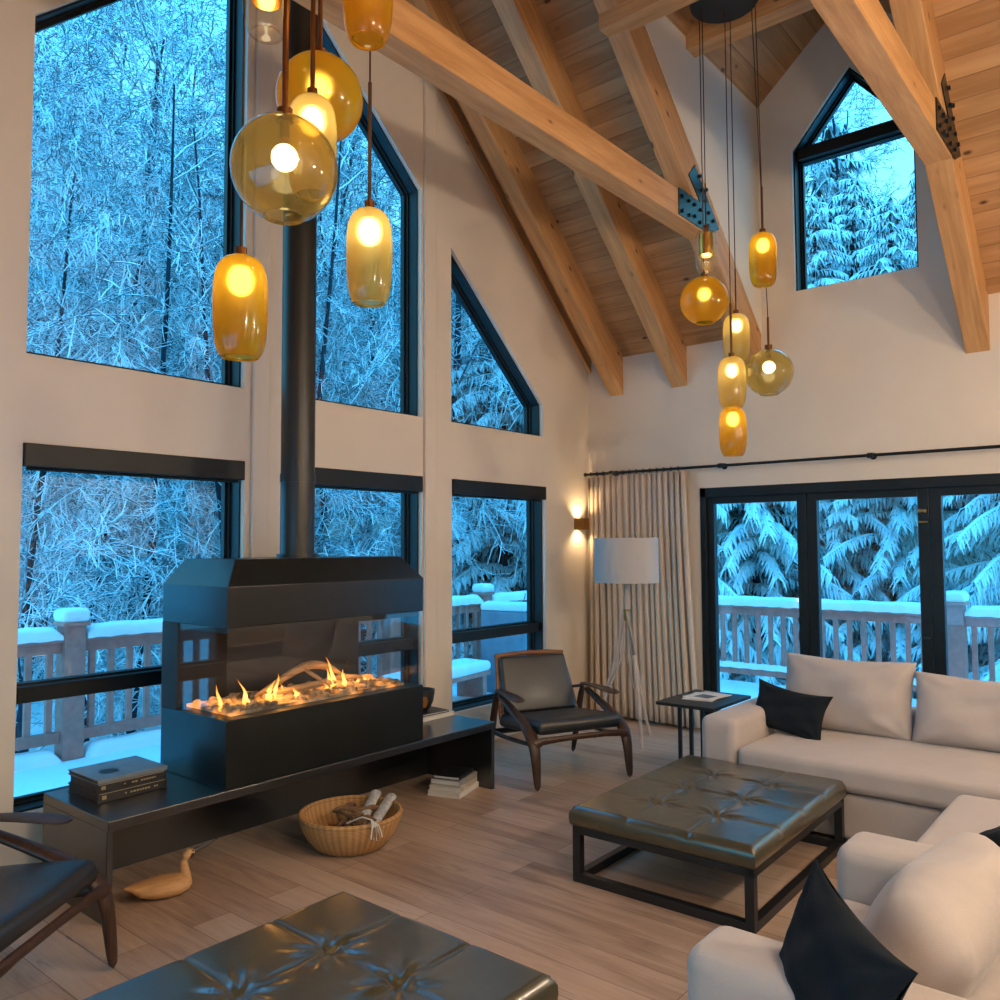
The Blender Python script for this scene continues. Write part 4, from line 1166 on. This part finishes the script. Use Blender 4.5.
RAILZ = .90
def railing(a, b, label, nb):
    a, b = V((a[0], a[1], DZ)), V((b[0], b[1], DZ)); L = (b-a).length; rz = atan2(b.y-a.y, b.x-a.x)
    t = thing('deck_railing', label, 'railing', a, rz, 'cedar deck railing bays')
    z0 = RAILZ - DZ
    m = MB(); m.box(.09, L-.09, -.07, .07, z0-.04, z0); m.obj('cap_rail', M_deckwood, t, bevel=.004)
    m = MB(); m.box(.09, L-.09, -.022, .022, z0-.13, z0-.04); m.obj('upper_rail', M_deckwood, t)
    m = MB(); m.box(.09, L-.09, -.03, .03, .14, .23); m.obj('lower_rail', M_deckwood, t)
    for k in range(nb):
        x = .09 + (L-.18)*(k+.5)/nb
        m = MB(); m.box(x-.024, x+.024, -.02, .02, .23, z0-.13); m.obj('baluster', M_deckwood, t)
    return t
def snowcap(a, b, w, z, h, label, seed):
    """a rounded loaf of snow lying on a rail"""
    a, b = V((a[0], a[1], z)), V((b[0], b[1], z)); n = max(6, int((b-a).length/.06)); rs = random.Random(seed)
    m = MB(); d = (b-a).normalized(); s = V((-d.y, d.x, 0)); K = 9; vs = []; fs = []
    hh = [h*(1+.025*sin(i*.21+seed)+.03*sin(i*.83+seed*2)+rs.uniform(-.03,.03)) for i in range(n+1)]
    for i in range(n+1):
        p = a + (b-a)*(i/n); e = min(1, min(i, n-i)/1.2)**.4
        for k in range(K):
            q = pi*k/(K-1); ww = w*(1+.05*sin(i*.5+k))
            zz = hh[i]*(sin(q)**.6)*(.35+.65*e) - (.014+.004*sin(i*1.9+seed) if k in (0, K-1) else 0)
            vs.append(p + s*(ww*cos(q)) + V((0,0,zz)))
    for i in range(n):
        for k in range(K-1): fs.append((i*K+k, i*K+k+1, (i+1)*K+k+1, (i+1)*K+k))
        fs.append((i*K, (i+1)*K, (i+1)*K+K-1, i*K+K-1))
    fs.append(tuple(range(K))); fs.append(tuple(n*K+k for k in range(K)))
    m.add(vs, fs); o = m.obj('rail_snow', M_snow, smooth=True, angle=80)
    return tag(o, label, 'snow', None, 'stuff')
def post(x, y, label, i):
    t = thing('railing_post', label, 'post', (x, y, DZ), 0, 'cedar railing posts')
    z0 = RAILZ - DZ + .09
    m = MB(); m.box(-.085,.085,-.085,.085,0,z0); m.obj('shaft', M_deckwood, t, bevel=.006)
    m = MB(); m.box(-.11,.11,-.11,.11,z0,z0+.035); m.obj('cap', M_deckwood, t, bevel=.006)
    m = MB(); rbox(m, .115, .115, .055, .045, 4, (0,0,.01), (0,0,z0+.035+.05)); m.obj('snow_cap', M_snow, t, smooth=True)
RY = 2.62; RXO = 2.95
xs = [-7.45, -5.65, -3.85, -2.05, -.25, 1.4, RXO]
plab = {-5.65:'cedar railing post hidden left of the gable windows', -3.85:'thick cedar railing post with a snow cap, seen in the left window', -2.05:'cedar railing post behind the fireplace',
        -.25:'cedar railing post behind the flue side window', 1.4:'cedar railing post seen in the narrow window behind the lounge chair', RXO:'cedar corner post of the deck railing', -7.45:'cedar railing post far left outside'}
blab = ['railing bay far left outside the picture', 'snow-topped railing bay left of the thick post in the left window', 'snow-topped railing bay right of the thick post, running behind the fireplace',
        'railing bay behind the fireplace glass', 'railing bay seen left in the window behind the lounge chair', 'railing bay reaching the deck corner']
for i, x in enumerate(xs): post(x, RY, plab[x], i)
for i in range(len(xs)-1):
    railing((xs[i], RY), (xs[i+1], RY), blab[i], int((xs[i+1]-xs[i]-.18)/.155))
    snowcap((xs[i]+.1, RY), (xs[i+1]-.1, RY), .095, RAILZ-.002, .10, 'thick snow on the ' + blab[i], i)
    snowcap((xs[i]+.1, RY-.0), (xs[i+1]-.1, RY-.0), .12, DZ-.02, .13, 'snow drift under the ' + blab[i], i+20)
bl = ['railing bay outside the curtain, next to the deck corner','long snow-topped railing bay seen through the first and second door panels','railing bay behind the sofa cushions right of the door latch','railing bay beyond the right picture edge']
pl = ['', 'cedar railing post outside, behind the curtain','cedar railing post seen just right of the door latch','cedar railing post outside right of the picture','cedar railing post outside far right']
ys = [RY, .75, -2.66, -4.5, -6.3]
for i, y in enumerate(ys):
    if i: post(RXO, y, pl[i], i+10)
for i in range(4):
    railing((RXO, ys[i]), (RXO, ys[i+1]), bl[i], int((ys[i]-ys[i+1]-.18)/.15))
    snowcap((RXO, ys[i]-.1), (RXO, ys[i+1]+.1), .095, RAILZ-.002, .10, 'thick snow on the ' + bl[i], i+40)
    snowcap((RXO, ys[i]-.1), (RXO, ys[i+1]+.1), .06, DZ+.23, .05, 'snow on the lower rail of the ' + bl[i], i+60)

# covered patio furniture in the narrow window
M_cover = plain('grey_blue_cover', (.20,.24,.30), .7)
t = thing('covered_grill', 'grey covered patio grill with snow on its curved lid, outside the narrow window', 'grill', (1.05, 1.75, DZ), radians(10))
m = MB()
side = [(-.42,0),(.62,0),(.62,.62),(.50,.66),(.25,.80),(.0,.92),(-.25,.98),(-.40,.96)]
m.prism(side, fA, -.30, .30); m.obj('cover', M_cover, t, bevel=.02)
m = MB(); tp = side[2:]
m.prism(tp + [(x-.0, z+.09) for x, z in reversed(tp)], fA, -.31, .31); m.obj('snow', M_snow, t, bevel=.03)
t = thing('patio_bench', 'low patio bench under snow in the narrow window', 'bench', (-.35, 1.75, DZ), radians(8))
m = MB(); m.box(-.75,.75,-.2,.2,.26,.31); m.obj('seat', M_deckwood, t)
for s in (-1,1):
    m = MB(); m.box(s*.65-.04,s*.65+.04,-.18,.18,0,.26); m.obj('leg', M_deckwood, t)
m = MB(); rbox(m, .76, .21, .06, .05, 8, (0,0,.02), (0,0,.36), None, .004, 2); m.obj('snow', M_snow, t, smooth=True)

# snow ground and wooded hillside
def gz(x, y):
    d = max(0, math.hypot(x+3, y+2) - 9)
    return -2.6 + .12*noise2(x*.3, y*.3, 4) + .10*d + .0022*d*d
m = MB(); vs = []; fs = []; n1, n2 = 100, 100
for i in range(n1+1):
    for j in range(n2+1):
        x = -30 + 110*i/n1; y = -30 + 110*j/n2; vs.append((x, y, gz(x, y)))
for i in range(n1):
    for j in range(n2): fs.append((i*(n2+1)+j, (i+1)*(n2+1)+j, (i+1)*(n2+1)+j+1, i*(n2+1)+j+1))
m.add(vs, fs); tag(m.obj('snowy_ground', M_snow, smooth=True, angle=180), 'snow-covered ground rising into a wooded hillside', 'snow', None, 'stuff')

M_bark = snowy('snowy_bark', (.085,.13,.155), (.89,.95,.98), -.65, -.2, 6)
M_conif = snowy('snowy_needles', (.055,.12,.115), (.87,.94,.97), -.45, .15, 9)
M_trunk = snowy('trunk_bark', (.022,.034,.048), (.85,.93,.97), .15, .6, 4)

def limb(m, pts, r0, r1, s=4):
    n = len(pts); m.tube(pts, [r0+(r1-r0)*i/(n-1) for i in range(n)], s, False)
def bare_tree(seed, H, r0, spread=1.0, lvl=4, dens=1.0, tmin=.0068):
    rs = random.Random(seed); trunk = MB(); m = MB(); cnt = [0]
    def path(p, d, L, n, wob, trop):
        pts = [p.copy()]; d = d.copy()
        for i in range(n):
            d = d + V((rs.uniform(-wob,wob), rs.uniform(-wob,wob), rs.uniform(-wob,wob)*.6+trop)); d.normalize()
            p = p + d*(L/n); pts.append(p.copy())
        return pts, d
    def grow(pts, L, r, lv):
        if lv <= 0: return
        n = len(pts); k = int(dens*({4:17, 3:9, 2:7, 1:4}[lv])*(.7+.6*rs.random()))
        for i in range(k):
            f = (.18 if lv == 4 else .12) + .84*(i+rs.random())/k
            a = f*(n-1); i0 = min(n-2, int(a)); p = pts[i0].lerp(pts[i0+1], a-i0); dd = (pts[i0+1]-pts[i0]).normalized()
            ph = rs.uniform(0, 2*pi)
            u = dd.orthogonal().normalized(); w = dd.cross(u)
            side = u*cos(ph)+w*sin(ph)
            ang_ = rs.uniform(.6, 1.15)*spread
            nd = dd*cos(ang_)+side*sin(ang_)
            ln = L*rs.uniform(.28,.55)*(1.05-.55*f if lv == 4 else 1.0)
            rr = max(tmin, r*(.33 if lv == 4 else .48)*(1-.5*f))
            tr = {4:.02, 3:-.05, 2:-.08, 1:-.08}[lv]
            sp, _ = path(p, nd, ln, 5 if lv > 2 else 3 if lv > 1 else 2, .20, tr)
            limb(m, sp, rr, max(tmin*.8, rr*.35), 4)
            grow(sp, ln, rr, lv-1)
    tp, _ = path(V((0,0,-.3)), V((rs.uniform(-.08,.08), rs.uniform(-.08,.08), 1)), H, 12, .07, .03)
    limb(trunk, tp, r0, r0*.15, 8)
    grow(tp, H*.62, r0, 4 if lvl == 4 else lvl)
    return trunk, m
def make_tree(name, seed, H, r0, label, group, **k):
    tr, br = bare_tree(seed, H, r0, **k)
    t = thing(name, label, 'tree', (0,0,0), 0, group)
    tr.obj('trunk', M_trunk, t, smooth=True); br.obj('branches', M_bark, t)
    return t, len(br.f)
def conifer(seed, H, R, label, group, droop=1.0):
    rs = random.Random(seed); m = MB(); tr = MB()
    tr.tube([(0,0,-.4),(0,0,H*.5),(0,0,H*.97)], [H*.017,H*.011,.012], 8, False)
    z = .3; nb = 0
    while z < H*.98:
        f = z/H; k = 7 if f < .7 else 5
        L0 = R*(1-f)**.75 + .12
        a0 = rs.uniform(0, 6.28)
        for i in range(k):
            a = a0 + 2*pi*i/k + rs.uniform(-.3,.3); L = L0*rs.uniform(.75,1.12); n = 7
            el = .12 - .05*rs.random(); p = V((0,0,z+rs.uniform(-.12,.12))); pts = [p]
            for q in range(n):
                e = el - droop*(.75*(q/n))
                p = p + V((cos(a)*cos(e), sin(a)*cos(e), sin(e)))*(L/n); pts.append(p)
            m.tube(pts, 0, 4, False, ell=[(.035+.015*(1-j/n),.03) for j in range(n+1)])
            s = V((-sin(a), cos(a), 0))
            nt = max(5, int(L/.065))
            for q in range(nt):
                g = (q+.6)/nt; aa = g*n; i0 = min(n-1, int(aa)); b = pts[i0].lerp(pts[i0+1], aa-i0); fd = (pts[i0+1]-pts[i0]).normalized()
                for sd in (-1, 1):
                    tl = (.10+.20*L*.33*(1-.55*g))*rs.uniform(.6,1.3)
                    d = (s*sd*.85 + fd*.65 + V((0,0,-.12*droop))).normalized()
                    c = b + d*tl*.5 + V((0,0,rs.uniform(-.03,.01))); e = b + d*tl + V((rs.uniform(-.03,.03),rs.uniform(-.03,.03),-.07-.3*tl*droop))
                    w = rs.uniform(.015,.030)
                    m.tube([b, c, e], 0, 4, False, ell=[(w,w*.7),(w*1.15,w*.8),(w*.3,w*.25)])
                    if rs.random() < .55:
                        h = b + d*tl*rs.uniform(.2,.7); m.tube([h, h+V((rs.uniform(-.05,.05),rs.uniform(-.05,.05),-.10-.15*rs.random()))], 0, 4, False, ell=[(.018,.018),(.006,.006)])
            nb += 1
        z += (.20 + .12*(1-f))*(.85+.3*rs.random())
    t = thing('snowy_conifer', label, 'tree', (0,0,0), 0, group)
    tr.obj('trunk', M_trunk, t, smooth=True); m.obj('boughs', M_conif, t)
    return t, len(m.f)

def polar(deg, d):
    a = radians(deg); return CAM.x + d*cos(a), CAM.y + d*sin(a)
GB = 'bare snow-covered trees in the woods'
LB = 'bare snow-laden tree in the woods beyond the deck railing, left windows'
LS = 'thicket of thin snow-coated twigs just beyond the deck railing'
LC = 'conifer with drooping snow-laden boughs in the woods beyond the deck'
def place(protos, spots, group, label, rs):
    first = [True]*len(protos)
    for (deg, d, k, sc) in spots:
        x, y = polar(deg, d); z = gz(x, y)
        p = protos[k]
        rz = rs.uniform(0, 6.28)
        if first[k]:
            first[k] = False; p.location = (x, y, z); p.rotation_euler = (0,0,rz); p.scale = (sc,)*3
        else: dup(p, (x, y, z), rz, None, sc)
rs = random.Random(77)
B = []
for k, (H, r) in enumerate([(13,.11),(12,.085),(14,.12),(11,.075)]):
    t_, nf = make_tree('bare_tree', 100+k, H, r, LB, GB, dens=1.12); B.append(t_)
spots = []
for i in range(44):
    deg = 44 + 33*((i*.618) % 1); d = 13 + 24*((i*.413+.1) % 1); spots.append((deg+rs.uniform(-1,1), d, i % 4, rs.uniform(.9,1.25)))
spots += [(17.2,21,0,1.1),(14.8,22,2,1.0),(19.3,22,1,1.2),(72,11.5,1,.8),(68.5,11,3,.85),(64.5,11.4,1,.85),(59,11.2,3,.9),(55,11.6,1,.9),(66.5,12.5,0,.95),(61,13,1,1.0),(57,14,2,.9),(70,14,3,1.1),(52.5,12.5,3,1.0),(48.5,14,1,.95),(64,17,2,1.1),(73,12,1,1)]
place(B, spots, GB, LB, rs)
S = []
for k in range(2):
    t_, nf = make_tree('snowy_thicket', 200+k, 3.4, .035, LS, 'snow-coated thickets', dens=.9, spread=1.15, tmin=.0062); S.append(t_)
spots = []
for i in range(24):
    deg = 42 + 34*((i*.618+.3) % 1); d = 12.6 + 12*((i*.731) % 1); spots.append((deg, d, i % 2, rs.uniform(.85,1.5)))
place(S, spots, '', '', rs)
Cn = []
for k, (H, R) in enumerate([(11,2.7),(9,2.5),(12.5,3.0)]):
    t_, nf = conifer(300+k, H, R, LC, 'snowy conifers in the woods', 1.0+.1*k); Cn.append(t_)
spots = [(27,17,0,.95),(22.5,15.5,1,1.05),(18.5,16.5,2,.86),(14,16.0,0,.93),(10,16.5,1,1.1),(16.2,17.5,0,1.02),(20.5,18.5,1,1.25),(12,18.5,2,.92),(17.4,20,1,1.5),(6,14.5,2,.9),(31,15,2,.95),(35,17.5,0,1.0),(39.5,15.5,1,1.2),(43,18,2,1.0),(37.5,20,2,1.1),
         (25,21,2,.95),(20,22,0,1.0),(16,21,1,1.05),(12,21,0,.85),(8,20,2,1.1),(29,23,1,1.4),(33,25,0,1.3),(41,25,2,1.2),(46,23,0,1.1),(49,26,2,1.1),(22,27,2,1.2),(26,29,0,1.35),(14,28,0,1.05),(18,30,2,1.1),(10,28,1,1.3),(5,27,2,1.1),
         ]
place(Cn, spots, '', '', rs)

# ------------------------------------------------------------------ light
w = bpy.data.worlds.new('blue_hour_overcast'); scene.world = w; w.use_nodes = True
nt = w.node_tree; nt.nodes.clear()
ow = nt.nodes.new('ShaderNodeOutputWorld'); bg = nt.nodes.new('ShaderNodeBackground'); tc = nt.nodes.new('ShaderNodeTexCoord')
sp = nt.nodes.new('ShaderNodeSeparateXYZ'); rp = nt.nodes.new('ShaderNodeValToRGB')
nt.links.new(tc.outputs['Generated'], sp.inputs[0]); nt.links.new(sp.outputs[2], rp.inputs[0]); nt.links.new(rp.outputs[0], bg.inputs[0]); nt.links.new(bg.outputs[0], ow.inputs[0])
cr = rp.color_ramp; cr.elements[0].position = 0; cr.elements[0].color = (.07,.31,.46,1); cr.elements[1].position = 1; cr.elements[1].color = (.03,.41,.97,1)
e = cr.elements.new(.34); e.color = (.085,.30,.41,1)
e = cr.elements.new(.6); e.color = (.05,.37,.74,1)
bg.inputs[1].default_value = 5.2

# added fill lamps: unseen ceiling spots behind the camera that brighten the room
def added_downlight(x, y, e, label):
    z = roofz(x) - .01
    t = thing('downlight', label, 'ceiling lamp', (x, y, z))
    m = MB(); m.lathe([(.05,.02),(.075,.02),(.075,-.012),(.05,-.012)], 24); m.obj('trim_ring', M_white, t)
    add_light('downlight_beam', 'SPOT', (x, y, z-.03), e, (1, .80, .58), .06, t, (0, 0, 0), (2.6, .9))
for i, (x, y, e) in enumerate([(-5.6,-6.1,190),(-3.2,-6.1,190)]):
    added_downlight(x, y, e, ['round recessed downlight behind the camera, left','round recessed downlight behind the camera, middle','round recessed downlight behind the camera, right'][i])
M_opal = emit('opal_globe', (1, .80, .55), 3)
for i, (x, y, z, e) in enumerate([(-5.9,-5.9,3.0,100),(-3.6,-5.9,3.0,125),(-1.4,-5.9,3.0,85)]):  # out-of-view globes added for even warm fill from the camera side
    t = thing('globe_pendant', ['opal globe pendant over the kitchen side, left','opal globe pendant over the kitchen side, middle','opal globe pendant over the kitchen side, right'][i], 'ceiling lamp', (x, y, z))
    m = MB(); m.sphere((0,0,0), .12, 24, 16); m.obj('globe', M_opal, t, smooth=True)
    m = MB(); m.tube([(0,0,.12),(0,0,roofz(x)-z)], .006, 8, up=(0,1,0)); m.obj('cord', M_cord, t)
    for dz in (-.22,):
        add_light('globe_light', 'POINT', (x, y, z+dz), e, (1, .82, .62), .10, t)

vs_ = scene.view_settings
scene.display_settings.display_device = 'sRGB'
vs_.view_transform = 'Standard'; vs_.look = 'None'; vs_.exposure = 0; vs_.gamma = 1; vs_.use_curve_mapping = False
